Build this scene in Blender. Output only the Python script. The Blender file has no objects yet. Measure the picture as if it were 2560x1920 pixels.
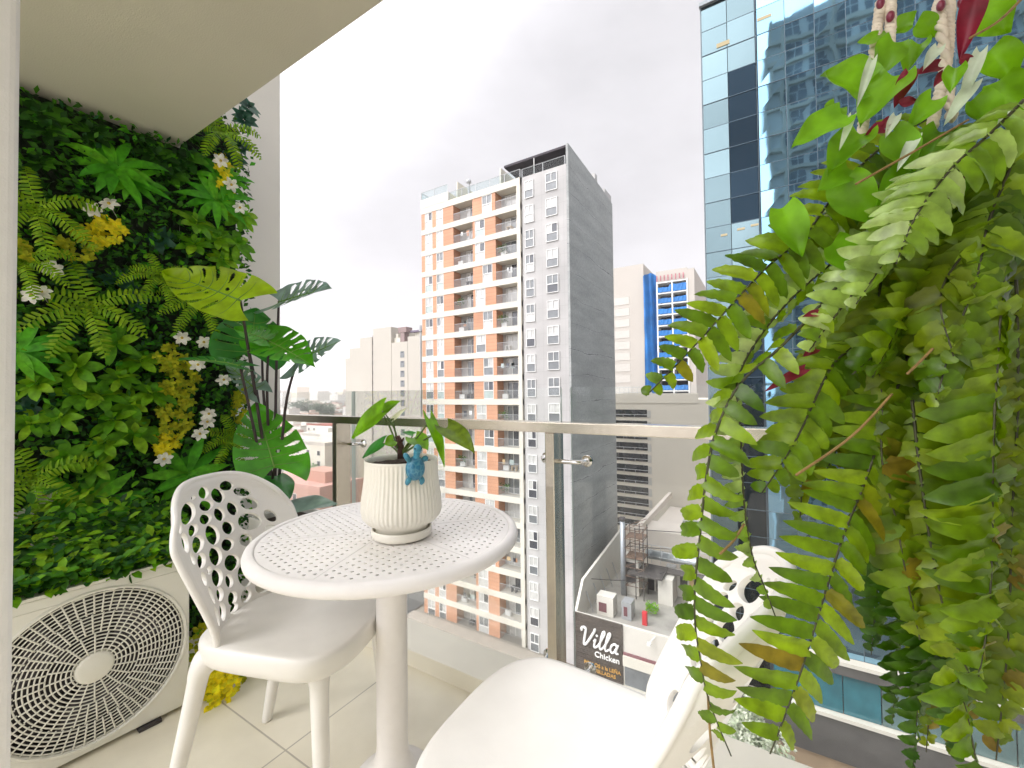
import bpy, bmesh, math, random
from mathutils import Vector, Matrix, noise as mnoise
V = Vector
R = math.radians
random.seed(11)
rnd = random.uniform
scene = bpy.context.scene
col = scene.collection

# ------------------------------------------------------------------ camera
EYE = V((0, 0, 1.11))
FPX, YAW, PITCH, ROLL = 1045.0, R(31.2), R(1.2), R(0.68)
fw = V((-math.sin(YAW) * math.cos(PITCH), math.cos(YAW) * math.cos(PITCH), math.sin(PITCH)))
rt = V((math.cos(YAW), math.sin(YAW), 0))
dn = fw.cross(rt)
c_, s_ = math.cos(ROLL), math.sin(ROLL)
rt2 = rt * c_ + dn * s_
dn2 = dn * c_ - rt * s_
cam_d = bpy.data.cameras.new('camera')
cam = bpy.data.objects.new('camera', cam_d)
col.objects.link(cam)
cam.matrix_world = Matrix(((rt2.x, -dn2.x, -fw.x, EYE.x), (rt2.y, -dn2.y, -fw.y, EYE.y), (rt2.z, -dn2.z, -fw.z, EYE.z), (0, 0, 0, 1)))
cam_d.sensor_fit = 'HORIZONTAL'
cam_d.sensor_width = 36
cam_d.lens = FPX / 2560 * 36
cam_d.clip_start = 0.02
cam_d.clip_end = 30000
scene.camera = cam

def ray(x, y):
    return rt2 * (x - 1280) + dn2 * (y - 960) + fw * FPX
def atX(x, y, v):
    r = ray(x, y); return EYE + r * ((v - EYE.x) / r.x)
def atY(x, y, v):
    r = ray(x, y); return EYE + r * ((v - EYE.y) / r.y)
def atZ(x, y, v):
    r = ray(x, y); return EYE + r * ((v - EYE.z) / r.z)
def atD(x, y, d):
    return EYE + ray(x, y) * (d / FPX)

# ------------------------------------------------------------------ materials
def newmat(name):
    m = bpy.data.materials.new(name); m.use_nodes = True
    nt = m.node_tree
    for n in list(nt.nodes): nt.nodes.remove(n)
    out = nt.nodes.new('ShaderNodeOutputMaterial')
    return m, nt, out
def N(nt, t, **kw):
    n = nt.nodes.new(t)
    for k, v in kw.items():
        if k in n.inputs: n.inputs[k].default_value = v
        else: setattr(n, k, v)
    return n
def rgba(c): return (c[0], c[1], c[2], 1)
def mat(name, c, rough=.5, metal=0, spec=.5, var=.12, vscale=3, bump=0, bscale=60, c2=None, coat=0):
    m, nt, out = newmat(name)
    b = N(nt, 'ShaderNodeBsdfPrincipled')
    b.inputs['Roughness'].default_value = rough
    b.inputs['Metallic'].default_value = metal
    b.inputs['Specular IOR Level'].default_value = spec
    if coat: b.inputs['Coat Weight'].default_value = coat
    tc = N(nt, 'ShaderNodeTexCoord')
    no = N(nt, 'ShaderNodeTexNoise'); no.inputs['Scale'].default_value = vscale; no.inputs['Detail'].default_value = 6
    nt.links.new(tc.outputs['Object'], no.inputs['Vector'])
    cr = N(nt, 'ShaderNodeValToRGB')
    cr.color_ramp.elements[0].position = .3; cr.color_ramp.elements[1].position = .7
    d = c2 if c2 else tuple(v * (1 - var) for v in c)
    cr.color_ramp.elements[0].color = rgba(d); cr.color_ramp.elements[1].color = rgba(c)
    nt.links.new(no.outputs['Fac'], cr.inputs['Fac'])
    nt.links.new(cr.outputs['Color'], b.inputs['Base Color'])
    if bump:
        n2 = N(nt, 'ShaderNodeTexNoise'); n2.inputs['Scale'].default_value = bscale; n2.inputs['Detail'].default_value = 4
        nt.links.new(tc.outputs['Object'], n2.inputs['Vector'])
        bp = N(nt, 'ShaderNodeBump'); bp.inputs['Strength'].default_value = bump; bp.inputs['Distance'].default_value = .01
        nt.links.new(n2.outputs['Fac'], bp.inputs['Height']); nt.links.new(bp.outputs['Normal'], b.inputs['Normal'])
    nt.links.new(b.outputs[0], out.inputs[0])
    return m
def leafmat(name, cols, rough=.42, trans=.35, vscale=40, spec=.5):
    """one random tint per leaf, fine mottling, light passing through"""
    m, nt, out = newmat(name)
    g = N(nt, 'ShaderNodeNewGeometry')
    cr = N(nt, 'ShaderNodeValToRGB')
    el = cr.color_ramp.elements
    while len(el) < len(cols): el.new(.5)
    for i, c in enumerate(cols):
        el[i].position = i / max(1, len(cols) - 1); el[i].color = rgba(c)
    nt.links.new(g.outputs['Random Per Island'], cr.inputs['Fac'])
    tc = N(nt, 'ShaderNodeTexCoord')
    no = N(nt, 'ShaderNodeTexNoise'); no.inputs['Scale'].default_value = vscale; no.inputs['Detail'].default_value = 4
    nt.links.new(tc.outputs['Object'], no.inputs['Vector'])
    hs = N(nt, 'ShaderNodeHueSaturation')
    mr = N(nt, 'ShaderNodeMapRange'); mr.inputs['To Min'].default_value = .65; mr.inputs['To Max'].default_value = 1.35
    mr.inputs['From Min'].default_value = .3; mr.inputs['From Max'].default_value = .7
    nt.links.new(no.outputs['Fac'], mr.inputs['Value']); nt.links.new(mr.outputs[0], hs.inputs['Value'])
    nt.links.new(cr.outputs['Color'], hs.inputs['Color'])
    b = N(nt, 'ShaderNodeBsdfPrincipled'); b.inputs['Roughness'].default_value = rough
    b.inputs['Specular IOR Level'].default_value = spec
    nt.links.new(hs.outputs[0], b.inputs['Base Color'])
    t = N(nt, 'ShaderNodeBsdfTranslucent')
    h2 = N(nt, 'ShaderNodeHueSaturation'); h2.inputs['Value'].default_value = 1.5; h2.inputs['Saturation'].default_value = 1.05
    nt.links.new(hs.outputs[0], h2.inputs['Color']); nt.links.new(h2.outputs[0], t.inputs['Color'])
    mx = N(nt, 'ShaderNodeMixShader'); mx.inputs[0].default_value = trans
    nt.links.new(b.outputs[0], mx.inputs[1]); nt.links.new(t.outputs[0], mx.inputs[2])
    bp = N(nt, 'ShaderNodeBump'); bp.inputs['Strength'].default_value = .25; bp.inputs['Distance'].default_value = .004
    nt.links.new(no.outputs['Fac'], bp.inputs['Height']); nt.links.new(bp.outputs['Normal'], b.inputs['Normal'])
    nt.links.new(mx.outputs[0], out.inputs[0])
    return m
def emit(name, c, s):
    m, nt, out = newmat(name)
    e = N(nt, 'ShaderNodeEmission'); e.inputs[0].default_value = rgba(c); e.inputs[1].default_value = s
    nt.links.new(e.outputs[0], out.inputs[0]); return m

# ------------------------------------------------------------------ mesh builder
class MB:
    def __init__(self): self.v = []; self.f = []; self.m = []
    def add(self, vs, fs, m=0):
        k = len(self.v); self.v += [V(p) for p in vs]
        self.f += [tuple(i + k for i in f) for f in fs]; self.m += [m] * len(fs)
        return self
    def box(self, x0, x1, y0, y1, z0, z1, m=0):
        if x0 > x1: x0, x1 = x1, x0
        if y0 > y1: y0, y1 = y1, y0
        if z0 > z1: z0, z1 = z1, z0
        vs = [(x0, y0, z0), (x1, y0, z0), (x1, y1, z0), (x0, y1, z0), (x0, y0, z1), (x1, y0, z1), (x1, y1, z1), (x0, y1, z1)]
        return self.add(vs, [(0, 3, 2, 1), (4, 5, 6, 7), (0, 1, 5, 4), (1, 2, 6, 5), (2, 3, 7, 6), (3, 0, 4, 7)], m)
    def obox(self, o, ax, ay, az, m=0):
        o, ax, ay, az = V(o), V(ax), V(ay), V(az)
        vs = [o, o + ax, o + ax + ay, o + ay, o + az, o + ax + az, o + ax + ay + az, o + ay + az]
        return self.add(vs, [(0, 3, 2, 1), (4, 5, 6, 7), (0, 1, 5, 4), (1, 2, 6, 5), (2, 3, 7, 6), (3, 0, 4, 7)], m)
    def quad(self, a, b, c, d, m=0): return self.add([a, b, c, d], [(0, 1, 2, 3)], m)
    def tube(self, path, r, n=8, m=0, caps=True):
        path = [V(p) for p in path]
        rs = r if isinstance(r, (list, tuple)) else [r] * len(path)
        vs = []; fs = []
        up = None
        for i, p in enumerate(path):
            t = (path[min(i + 1, len(path) - 1)] - path[max(i - 1, 0)]).normalized()
            if up is None:
                up = V((0, 0, 1)) if abs(t.z) < .9 else V((1, 0, 0))
            s = t.cross(up)
            if s.length < 1e-5: s = t.orthogonal()
            s.normalize(); up = s.cross(t).normalized()
            for k in range(n):
                a = 2 * math.pi * k / n
                vs.append(p + (s * math.cos(a) + up * math.sin(a)) * rs[i])
        for i in range(len(path) - 1):
            for k in range(n):
                k2 = (k + 1) % n
                fs.append((i * n + k, i * n + k2, (i + 1) * n + k2, (i + 1) * n + k))
        if caps:
            fs.append(tuple(range(n - 1, -1, -1)))
            fs.append(tuple((len(path) - 1) * n + k for k in range(n)))
        return self.add(vs, fs, m)
    def lathe(self, prof, c=(0, 0, 0), n=48, m=0, mod=None):
        c = V(c); vs = []; fs = []
        for (r, z) in prof:
            for k in range(n):
                a = 2 * math.pi * k / n
                rr = r * (mod(a, z) if mod else 1)
                vs.append(c + V((rr * math.cos(a), rr * math.sin(a), z)))
        for i in range(len(prof) - 1):
            for k in range(n):
                k2 = (k + 1) % n
                fs.append((i * n + k, i * n + k2, (i + 1) * n + k2, (i + 1) * n + k))
        return self.add(vs, fs, m)
    def ell(self, c, rx, ry, rz, nu=14, nv=9, m=0, rot=None):
        c = V(c); vs = []; fs = []
        for j in range(nv + 1):
            th = math.pi * j / nv
            for k in range(nu):
                a = 2 * math.pi * k / nu
                p = V((rx * math.sin(th) * math.cos(a), ry * math.sin(th) * math.sin(a), rz * math.cos(th)))
                if rot: p = rot @ p
                vs.append(c + p)
        for j in range(nv):
            for k in range(nu):
                k2 = (k + 1) % nu
                fs.append((j * nu + k, (j + 1) * nu + k, (j + 1) * nu + k2, j * nu + k2))
        return self.add(vs, fs, m)
    PROF = {
        'oval': [.12, .55, .9, 1, .92, .62, .0],
        'lance': [.25, .6, .9, 1, .8, .45, .0],
        'pinna': [.80, 1, .97, .90, .78, .54, .06],
        'ovate': [.35, .95, 1, .85, .6, .3, .0],
        'strap': [.5, .85, 1, 1, .9, .6, .0],
        'petal': [.3, .6, .9, 1, 1, .75, .15],
    }
    def leaf(self, base, d, nrm, L, W, prof='oval', bend=.5, cup=.15, m=0, twist=0, ns=6, wave=0, ser=0):
        d = V(d).normalized(); nrm = V(nrm)
        s = d.cross(nrm)
        if s.length < 1e-4: s = d.orthogonal()
        s.normalize(); n = s.cross(d).normalized()
        P = self.PROF[prof]; p = V(base); vs = []; fs = []
        step = L / ns
        for i in range(ns + 1):
            q_ = i * 6 / ns; i0 = min(5, int(q_)); w = (P[i0] + (P[i0 + 1] - P[i0]) * (q_ - i0)) * W * .5
            if ser and i % 2: w *= 1 - ser
            wv = wave * math.sin(i * 2.2) * W
            vs += [p - s * w + n * (cup * w + wv), p.copy(), p + s * w + n * (cup * w - wv)]
            q = Matrix.Rotation(-bend / ns, 3, s)
            d = q @ d; n = q @ n
            if twist:
                q = Matrix.Rotation(twist / ns, 3, d); s = q @ s; n = q @ n
            p = p + d * step
        for i in range(ns):
            a = i * 3
            fs += [(a, a + 1, a + 4, a + 3), (a + 1, a + 2, a + 5, a + 4)]
        return self.add(vs, fs, m)
    def build(self, name, mats, parent=None, smooth=False, origin=None):
        me = bpy.data.meshes.new(name)
        o = V(origin) if origin is not None else (root_of(parent).location.copy() if parent else V((0, 0, 0)))
        me.from_pydata([p - o for p in self.v], [], self.f)
        if not isinstance(mats, (list, tuple)): mats = [mats]
        for mm in mats: me.materials.append(mm)
        me.polygons.foreach_set('material_index', self.m)
        if smooth: me.polygons.foreach_set('use_smooth', [True] * len(me.polygons))
        me.validate(); me.update()
        ob = bpy.data.objects.new(name, me); col.objects.link(ob)
        if parent: ob.parent = parent
        elif origin is not None: ob.location = o
        return ob
def root_of(o):
    while o.parent: o = o.parent
    return o
def tag(o, label=None, cat=None, group=None, kind=None):
    if label: o['label'] = label
    if cat: o['category'] = cat
    if group: o['group'] = group
    if kind: o['kind'] = kind
    return o
def thing(name, label, cat, loc=(0, 0, 0), group=None):
    o = bpy.data.objects.new(name, None); col.objects.link(o)
    o.empty_display_size = .1
    o.location = V(loc); return tag(o, label, cat, group)
def bevel(o, w, seg=2, ang=35):
    b = o.modifiers.new('bevel', 'BEVEL'); b.width = w; b.segments = seg; b.limit_method = 'ANGLE'; b.angle_limit = R(ang)
    return o
def mesh_from(ob, name, mats, parent, xf):
    """curve or text object -> plain mesh part"""
    col.objects.link(ob)
    dg = bpy.context.evaluated_depsgraph_get()
    me = bpy.data.meshes.new_from_object(ob.evaluated_get(dg))
    bpy.data.objects.remove(ob)
    me.name = name
    o = root_of(parent).location if parent else V((0, 0, 0))
    me.transform(Matrix.Translation(-o) @ xf)
    me.materials.clear()
    for mm in (mats if isinstance(mats, (list, tuple)) else [mats]): me.materials.append(mm)
    r = bpy.data.objects.new(name, me); col.objects.link(r)
    if parent: r.parent = parent
    return r
def bez(pts, n=8):
    """smooth Catmull-Rom path through points"""
    pts = [V(p) for p in pts]
    out = []
    for i in range(len(pts) - 1):
        p0 = pts[max(i - 1, 0)]; p1 = pts[i]; p2 = pts[i + 1]; p3 = pts[min(i + 2, len(pts) - 1)]
        for k in range(n):
            t = k / n
            out.append(.5 * ((2 * p1) + (p2 - p0) * t + (2 * p0 - 5 * p1 + 4 * p2 - p3) * t * t + (3 * p1 - p0 - 3 * p2 + p3) * t ** 3))
    out.append(pts[-1]); return out
EXPOSURE, SKYV, SKYFILL, SUNE, HAZE = 1.03, 3.65, 5.8, 0.6, .0003
# ------------------------------------------------------------------ light and sky
scene.render.engine = 'CYCLES'
scene.cycles.use_denoising = True
try: scene.cycles.denoiser = 'OPENIMAGEDENOISE'
except Exception: pass
scene.cycles.max_bounces = 10; scene.cycles.diffuse_bounces = 5; scene.cycles.glossy_bounces = 5
scene.cycles.transparent_max_bounces = 24; scene.cycles.transmission_bounces = 8; scene.cycles.volume_bounces = 1
scene.cycles.sample_clamp_indirect = 6
scene.cycles.caustics_reflective = False; scene.cycles.caustics_refractive = False
vs_ = scene.view_settings
scene.display_settings.display_device = 'sRGB'
vs_.view_transform = 'Standard'; vs_.look = 'None'; vs_.exposure = EXPOSURE; vs_.gamma = 1; vs_.use_curve_mapping = False

sun_dir = V((-.42, -.62, .80)).normalized()      # towards the veiled sun, behind the photographer
elev = math.asin(sun_dir.z); azi = math.atan2(sun_dir.x, sun_dir.y)
w = bpy.data.worlds.new('World'); scene.world = w; w.use_nodes = True
nt = w.node_tree
for n in list(nt.nodes): nt.nodes.remove(n)
wo = N(nt, 'ShaderNodeOutputWorld'); bg = N(nt, 'ShaderNodeBackground')
sky = N(nt, 'ShaderNodeTexSky', sky_type='NISHITA', sun_disc=False, sun_elevation=elev, sun_rotation=azi)
sky.air_density = 1; sky.dust_density = 4; sky.ozone_density = 1
hs = N(nt, 'ShaderNodeHueSaturation'); hs.inputs['Saturation'].default_value = .12
nt.links.new(sky.outputs[0], hs.inputs['Color'])
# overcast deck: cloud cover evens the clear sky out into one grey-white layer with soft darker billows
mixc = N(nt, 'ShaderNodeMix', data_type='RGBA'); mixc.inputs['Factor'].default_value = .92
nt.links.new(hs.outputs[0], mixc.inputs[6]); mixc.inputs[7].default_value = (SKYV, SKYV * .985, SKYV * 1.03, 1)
tc = N(nt, 'ShaderNodeTexCoord')
mp = N(nt, 'ShaderNodeMapping'); mp.inputs['Scale'].default_value = (1, 1, 2.2)
nt.links.new(tc.outputs['Generated'], mp.inputs['Vector'])
no = N(nt, 'ShaderNodeTexNoise'); no.inputs['Scale'].default_value = 2.3; no.inputs['Detail'].default_value = 7; no.inputs['Roughness'].default_value = .55
nt.links.new(mp.outputs[0], no.inputs['Vector'])
mr = N(nt, 'ShaderNodeMapRange'); mr.inputs['From Min'].default_value = .3; mr.inputs['From Max'].default_value = .62
mr.inputs['To Min'].default_value = .80; mr.inputs['To Max'].default_value = 1.06
nt.links.new(no.outputs['Fac'], mr.inputs['Value'])
# added fill: sky raised round sun_dir, behind the camera, to brighten the balcony
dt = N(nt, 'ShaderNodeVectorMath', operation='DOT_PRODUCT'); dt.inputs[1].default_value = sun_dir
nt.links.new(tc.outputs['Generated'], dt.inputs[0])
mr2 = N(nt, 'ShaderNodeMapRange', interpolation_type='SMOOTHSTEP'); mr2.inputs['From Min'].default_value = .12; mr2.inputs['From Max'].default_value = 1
mr2.inputs['To Min'].default_value = 1; mr2.inputs['To Max'].default_value = SKYFILL
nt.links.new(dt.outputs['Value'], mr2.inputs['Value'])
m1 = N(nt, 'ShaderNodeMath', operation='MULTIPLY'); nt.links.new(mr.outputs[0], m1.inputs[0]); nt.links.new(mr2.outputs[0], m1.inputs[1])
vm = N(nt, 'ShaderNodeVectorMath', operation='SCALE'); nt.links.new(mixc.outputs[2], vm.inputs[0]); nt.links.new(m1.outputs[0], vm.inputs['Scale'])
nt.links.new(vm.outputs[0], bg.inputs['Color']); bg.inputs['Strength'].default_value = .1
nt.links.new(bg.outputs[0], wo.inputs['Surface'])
sl = bpy.data.lights.new('sun', 'SUN'); sl.energy = SUNE; sl.angle = R(28); sl.color = (1, .96, .9)
so = bpy.data.objects.new('sun', sl); col.objects.link(so)
so.rotation_euler = sun_dir.to_track_quat('Z', 'Y').to_euler(); so.location = (0, -5, 20)
# ------------------------------------------------------------------ shared materials
plastic = mat('white_plastic', (.82, .80, .755), rough=.33, var=.05, vscale=14, bump=.04, bscale=260)
table_paint = mat('table_paint', (.84, .81, .785), rough=.5, var=.04, vscale=30, bump=.08, bscale=400)
ceramic = mat('cream_ceramic', (.83, .80, .71), rough=.35, var=.05, vscale=9)
soil = mat('soil', (.07, .045, .03), rough=.95, var=.7, vscale=120, bump=1, bscale=150)
ac_paint = mat('ac_paint', (.80, .79, .71), rough=.45, var=.04)
ac_dark = mat('ac_dark', (.06, .052, .055), rough=.6, var=.5)
steel = mat('brushed_steel', (.72, .66, .56), rough=.26, metal=1, var=.1, vscale=40)
chrome = mat('polished_steel', (.75, .74, .72), rough=.12, metal=1, var=.05)
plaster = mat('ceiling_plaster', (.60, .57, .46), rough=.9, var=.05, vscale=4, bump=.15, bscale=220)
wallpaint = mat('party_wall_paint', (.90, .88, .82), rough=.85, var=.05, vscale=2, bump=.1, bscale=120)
jambpaint = mat('jamb_paint', (.84, .83, .80), rough=.6, var=.05, vscale=30, bump=.1, bscale=300)
stone = mat('pale_stone', (.90, .86, .74), rough=.45, var=.06, vscale=5)
def tile_mat():
    m, nt, out = newmat('floor_tile')
    b = N(nt, 'ShaderNodeBsdfPrincipled'); b.inputs['Roughness'].default_value = .38
    tc = N(nt, 'ShaderNodeTexCoord'); mp = N(nt, 'ShaderNodeMapping')
    mp.inputs['Location'].default_value = (1.307, -.7647, 0)
    nt.links.new(tc.outputs['Object'], mp.inputs['Vector'])
    br = N(nt, 'ShaderNodeTexBrick'); br.offset = 0; br.squash = 1
    br.inputs['Scale'].default_value = 1; br.inputs['Brick Width'].default_value = .6; br.inputs['Row Height'].default_value = .6
    br.inputs['Mortar Size'].default_value = .0028; br.inputs['Mortar Smooth'].default_value = .2
    br.inputs['Color1'].default_value = (.84, .785, .64, 1); br.inputs['Color2'].default_value = (.83, .78, .635, 1)
    br.inputs['Mortar'].default_value = (.50, .46, .38, 1)
    nt.links.new(mp.outputs[0], br.inputs['Vector'])
    no = N(nt, 'ShaderNodeTexNoise'); no.inputs['Scale'].default_value = 5; no.inputs['Detail'].default_value = 8
    nt.links.new(tc.outputs['Object'], no.inputs['Vector'])
    mx = N(nt, 'ShaderNodeMix', data_type='RGBA', blend_type='MULTIPLY'); mx.inputs['Factor'].default_value = .35
    cr = N(nt, 'ShaderNodeValToRGB'); cr.color_ramp.elements[0].color = (.72, .70, .66, 1); cr.color_ramp.elements[0].position = .35; cr.color_ramp.elements[1].position = .65
    nt.links.new(no.outputs['Fac'], cr.inputs['Fac'])
    nt.links.new(br.outputs['Color'], mx.inputs[6]); nt.links.new(cr.outputs[0], mx.inputs[7])
    nt.links.new(mx.outputs[2], b.inputs['Base Color'])
    bp = N(nt, 'ShaderNodeBump'); bp.inputs['Strength'].default_value = .4; bp.inputs['Distance'].default_value = .002; bp.invert = True
    nt.links.new(br.outputs['Fac'], bp.inputs['Height']); nt.links.new(bp.outputs['Normal'], b.inputs['Normal'])
    nt.links.new(b.outputs[0], out.inputs[0]); return m
tile = tile_mat()
def glass_mat(name, tint=(.982, .993, .988), gl=.06):
    m, nt, out = newmat(name)
    t = N(nt, 'ShaderNodeBsdfTransparent'); t.inputs[0].default_value = rgba(tint)
    g = N(nt, 'ShaderNodeBsdfGlossy'); g.inputs['Roughness'].default_value = .02; g.inputs[0].default_value = (1, 1, 1, 1)
    fr = N(nt, 'ShaderNodeFresnel'); fr.inputs[0].default_value = 1.5
    tc = N(nt, 'ShaderNodeTexCoord'); no = N(nt, 'ShaderNodeTexNoise'); no.inputs['Scale'].default_value = 3
    nt.links.new(tc.outputs['Object'], no.inputs['Vector'])
    mu = N(nt, 'ShaderNodeMath', operation='MULTIPLY'); mu.inputs[1].default_value = .38
    nt.links.new(fr.outputs[0], mu.inputs[0])
    mx = N(nt, 'ShaderNodeMixShader'); nt.links.new(mu.outputs[0], mx.inputs[0])
    nt.links.new(t.outputs[0], mx.inputs[1]); nt.links.new(g.outputs[0], mx.inputs[2])
    nt.links.new(mx.outputs[0], out.inputs[0]); return m
clear_glass = glass_mat('clear_glass')
glass_edge = mat('glass_edge', (.75, .85, .80), rough=.15, var=.05)
# ================================================================== balcony setting
MB().quad((-3.2, -2.2, 0), (2.6, -2.2, 0), (2.6, 1.26, 0), (-3.2, 1.26, 0)).build('floor', tile)['kind'] = 'structure'
b = MB(); b.box(-2.3, 2.6, 1.257, 1.432, -.12, .0655); b.box(-3.2, 2.6, -2.2, 1.43, -.30, -.004)
kb = b.build('balcony_kerb', stone); bevel(kb, .004); kb['kind'] = 'structure'
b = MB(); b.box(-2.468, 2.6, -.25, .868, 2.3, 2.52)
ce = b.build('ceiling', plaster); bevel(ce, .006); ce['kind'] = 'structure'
b = MB(); b.box(-2.75, -2.47, -1.2, 1.413, -27, 4.6)
tag(b.build('party_wall', wallpaint, origin=(-2.5, 0, 0)), 'tall off-white party wall rising behind the artificial green wall', 'wall')
# sliding door jamb at the photographer's side
t = thing('door_frame', 'off-white metal door jamb at the edge of the balcony beside the green wall', 'door frame', (-1.03, .11, 0))
b = MB(); b.box(-1.07, -1.0, .055, .158, 0, 2.3); bevel(b.build('jamb', jambpaint, t), .012, 3)
b = MB(); b.box(-1.0, -.992, .06, .085, 0, 2.3); bevel(b.build('seal_strip', jambpaint, t), .003)
b = MB(); b.box(-1.0, -.994, .09, .096, 0, 2.3); b.build('track_groove', mat('dark_brown_seal', (.06, .03, .025), rough=.6), t)

# ================================================================== railing
YR, YG = 1.39, 1.49
t = thing('balcony_railing', 'brushed steel balcony railing with clear glass panels', 'railing', (-.7, YR, 0))
b = MB(); b.box(-2.468, 2.5, YR - .012, YR + .058, .962, 1.0); bevel(b.build('top_rail', steel, t), .003)
for px_ in (-1.914, -.667, .58):
    b = MB(); b.box(px_ - .036, px_, YR, YR + .088, .066, .961)
    p = bevel(b.build('post', steel, t), .003)
    b = MB(); b.box(px_ - .075, px_ + .04, YR - .012, YR + .035, .066, .073); bevel(b.build('base_plate', steel, p), .002)
    for zc in (.852, .086):
        b = MB()
        xm = px_ + .007
        b.tube(bez([(xm - .085, YG - .012, zc + .004), (xm - .078, YR + .055, zc + .002), (xm - .05, YR + .044, zc), (xm + .045, YR + .044, zc), (xm + .074, YR + .055, zc), (xm + .085, YG - .012, zc)], 6), .0085, 12)
        b.build('clamp_bar', chrome, p, smooth=True)
        for sx in (-1, 1):
            b = MB(); cx = xm + .085 * sx
            b.tube([(cx, YG - .016, zc), (cx, YG - .011, zc), (cx, YG - .010, zc), (cx, YG - .001, zc)], [.014, .021, .022, .022], 24)
            b.build('clamp_disc', chrome, p, smooth=False)
for xa, xb in ((-3.1, -1.922), (-1.906, -.682), (-.64, .582), (.62, 1.9)):
    b = MB(); b.box(xa, xb, YG, YG + .012, -.10, 1.128)
    g = b.build('glass_panel', [clear_glass, glass_edge], t)
    for p in g.data.polygons:
        if abs(p.normal.y) < .5: p.material_index = 1

# ================================================================== air conditioner
t = thing('air_conditioner', 'off-white outdoor air conditioner unit with round fan grille standing on the floor', 'air conditioner')
W0, W1, HT, DP = -.775, .225, .525, .28         # local x runs along the unit, y points out of the front face
HT0 = .012
b = MB(); fr = []; n = 64; cz = .268; RF = .231
def rectpt(a):
    c, s = math.cos(a), math.sin(a)
    tt = min([(W1 if c > 0 else -W0) / abs(c) if abs(c) > 1e-6 else 9e9, ((HT - cz) if s > 0 else (cz - HT0)) / abs(s) if abs(s) > 1e-6 else 9e9])
    return (c * tt, 0, cz + s * tt)
W1 = .245
ang = sorted([2 * math.pi * k / n for k in range(n)] + [math.atan2((HT - cz) if sy > 0 else (HT0 - cz), W1 if sx > 0 else W0) % (2 * math.pi) for sx in (-1, 1) for sy in (-1, 1)])
n = len(ang)
vs = [V((RF * math.cos(a), 0, cz + RF * math.sin(a))) for a in ang] + [V(rectpt(a)) for a in ang] + [V((RF * math.cos(a), -.022, cz + RF * math.sin(a))) for a in ang] + [V((p.x, -DP, p.z)) for p in [V(rectpt(a)) for a in ang]]
fs = []
for k in range(n):
    k2 = (k + 1) % n
    fs += [(k, n + k, n + k2, k2), (k2, 2 * n + k2, 2 * n + k, k), (n + k, 3 * n + k, 3 * n + k2, n + k2)]
fs.append(tuple(range(3 * n, 4 * n)))
b.add(vs, fs)
ca = b.build('casing', ac_paint, t); bevel(ca, .008, 3, 50)
b = MB()
for k in range(72):
    a0, a1 = 2 * math.pi * k / 72, 2 * math.pi * (k + 1) / 72
    for (r0, y0, r1, y1) in ((.240, .0005, .236, .006), (.236, .006, .231, .006), (.231, .006, .228, -.004)):
        b.quad((r0 * math.cos(a0), y0, cz + r0 * math.sin(a0)), (r0 * math.cos(a1), y0, cz + r0 * math.sin(a1)), (r1 * math.cos(a1), y1, cz + r1 * math.sin(a1)), (r1 * math.cos(a0), y1, cz + r1 * math.sin(a0)))
b.build('fan_ring', ac_paint, t, smooth=True)
b = MB(); b.lathe([(0, 0), (RF + .004, 0), (RF + .004, .05)], n=48)
for i, p in enumerate(b.v): b.v[i] = V((p.x, -.09 + p.z, cz + p.y))
b.build('fan_housing', ac_dark, t)
b = MB()
for k in range(3):
    a = 2 * math.pi * k / 3 + .4
    pts = []
    for i in range(7):
        r = .05 + .165 * i / 6
        for sgn in (-1, 1):
            aa = a + sgn * (.25 + .45 * i / 6) + i * .06
            pts.append((r * math.cos(aa), -.055 - sgn * .012, cz + r * math.sin(aa)))
    b.add(pts, [(2 * i, 2 * i + 1, 2 * i + 3, 2 * i + 2) for i in range(6)])
b.build('fan_blade', mat('grey_fan', (.10, .09, .10), rough=.5), t, smooth=True)
b = MB(); rings = 17
for i in range(rings):
    r = .052 + (.224 - .052) * i / (rings - 1)
    b.tube([(r * math.cos(2 * math.pi * k / 64), .003 - .006 * (r / .23) ** 2, cz + r * math.sin(2 * math.pi * k / 64)) for k in range(65)], .0021, 5, caps=False)
def spokes(nn, r0, r1, ph, tw=.0):
    for k in range(nn):
        a = 2 * math.pi * (k + ph) / nn
        b.tube([(r * math.cos(a + tw * (r - .05)), .004 - .006 * (r / .23) ** 2, cz + r * math.sin(a + tw * (r - .05))) for r in [r0 + (r1 - r0) * i / 4 for i in range(5)]], .0024, 5)
spokes(20, .045, .105, 0); spokes(40, .105, .165, .25); spokes(60, .165, .229, .1)
b.build('grille', ac_paint, t, smooth=True)
b = MB(); b.lathe([(0, .010), (.036, .009), (.044, .006), (.047, 0), (.047, -.01)], n=40)
for i, p in enumerate(b.v): b.v[i] = V((p.x, p.z, cz + p.y))
b.build('hub_cap', ac_paint, t, smooth=True)
b = MB(); b.box(W0, W1, -.006, .0025, HT - .034, HT - .031); b.box(W0 - .002, W1 + .002, -DP - .002, .004, HT + .0005, HT + .010)
bevel(b.build('lid', ac_paint, t), .004, 2)
for xx in (W0 + .1, W1 - .14):
    b = MB(); b.box(xx, xx + .06, -DP - .01, .012, 0, HT0 - .001); b.build('foot', ac_dark, t)
t.location = (-1.812, .452, 0); t.rotation_euler = (0, 0, R(-95))
# with that turn local x runs towards -y, so mirror the long side
for o in t.children:
    for v_ in o.data.vertices: v_.co.x = -v_.co.x
    o.data.flip_normals()

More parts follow.
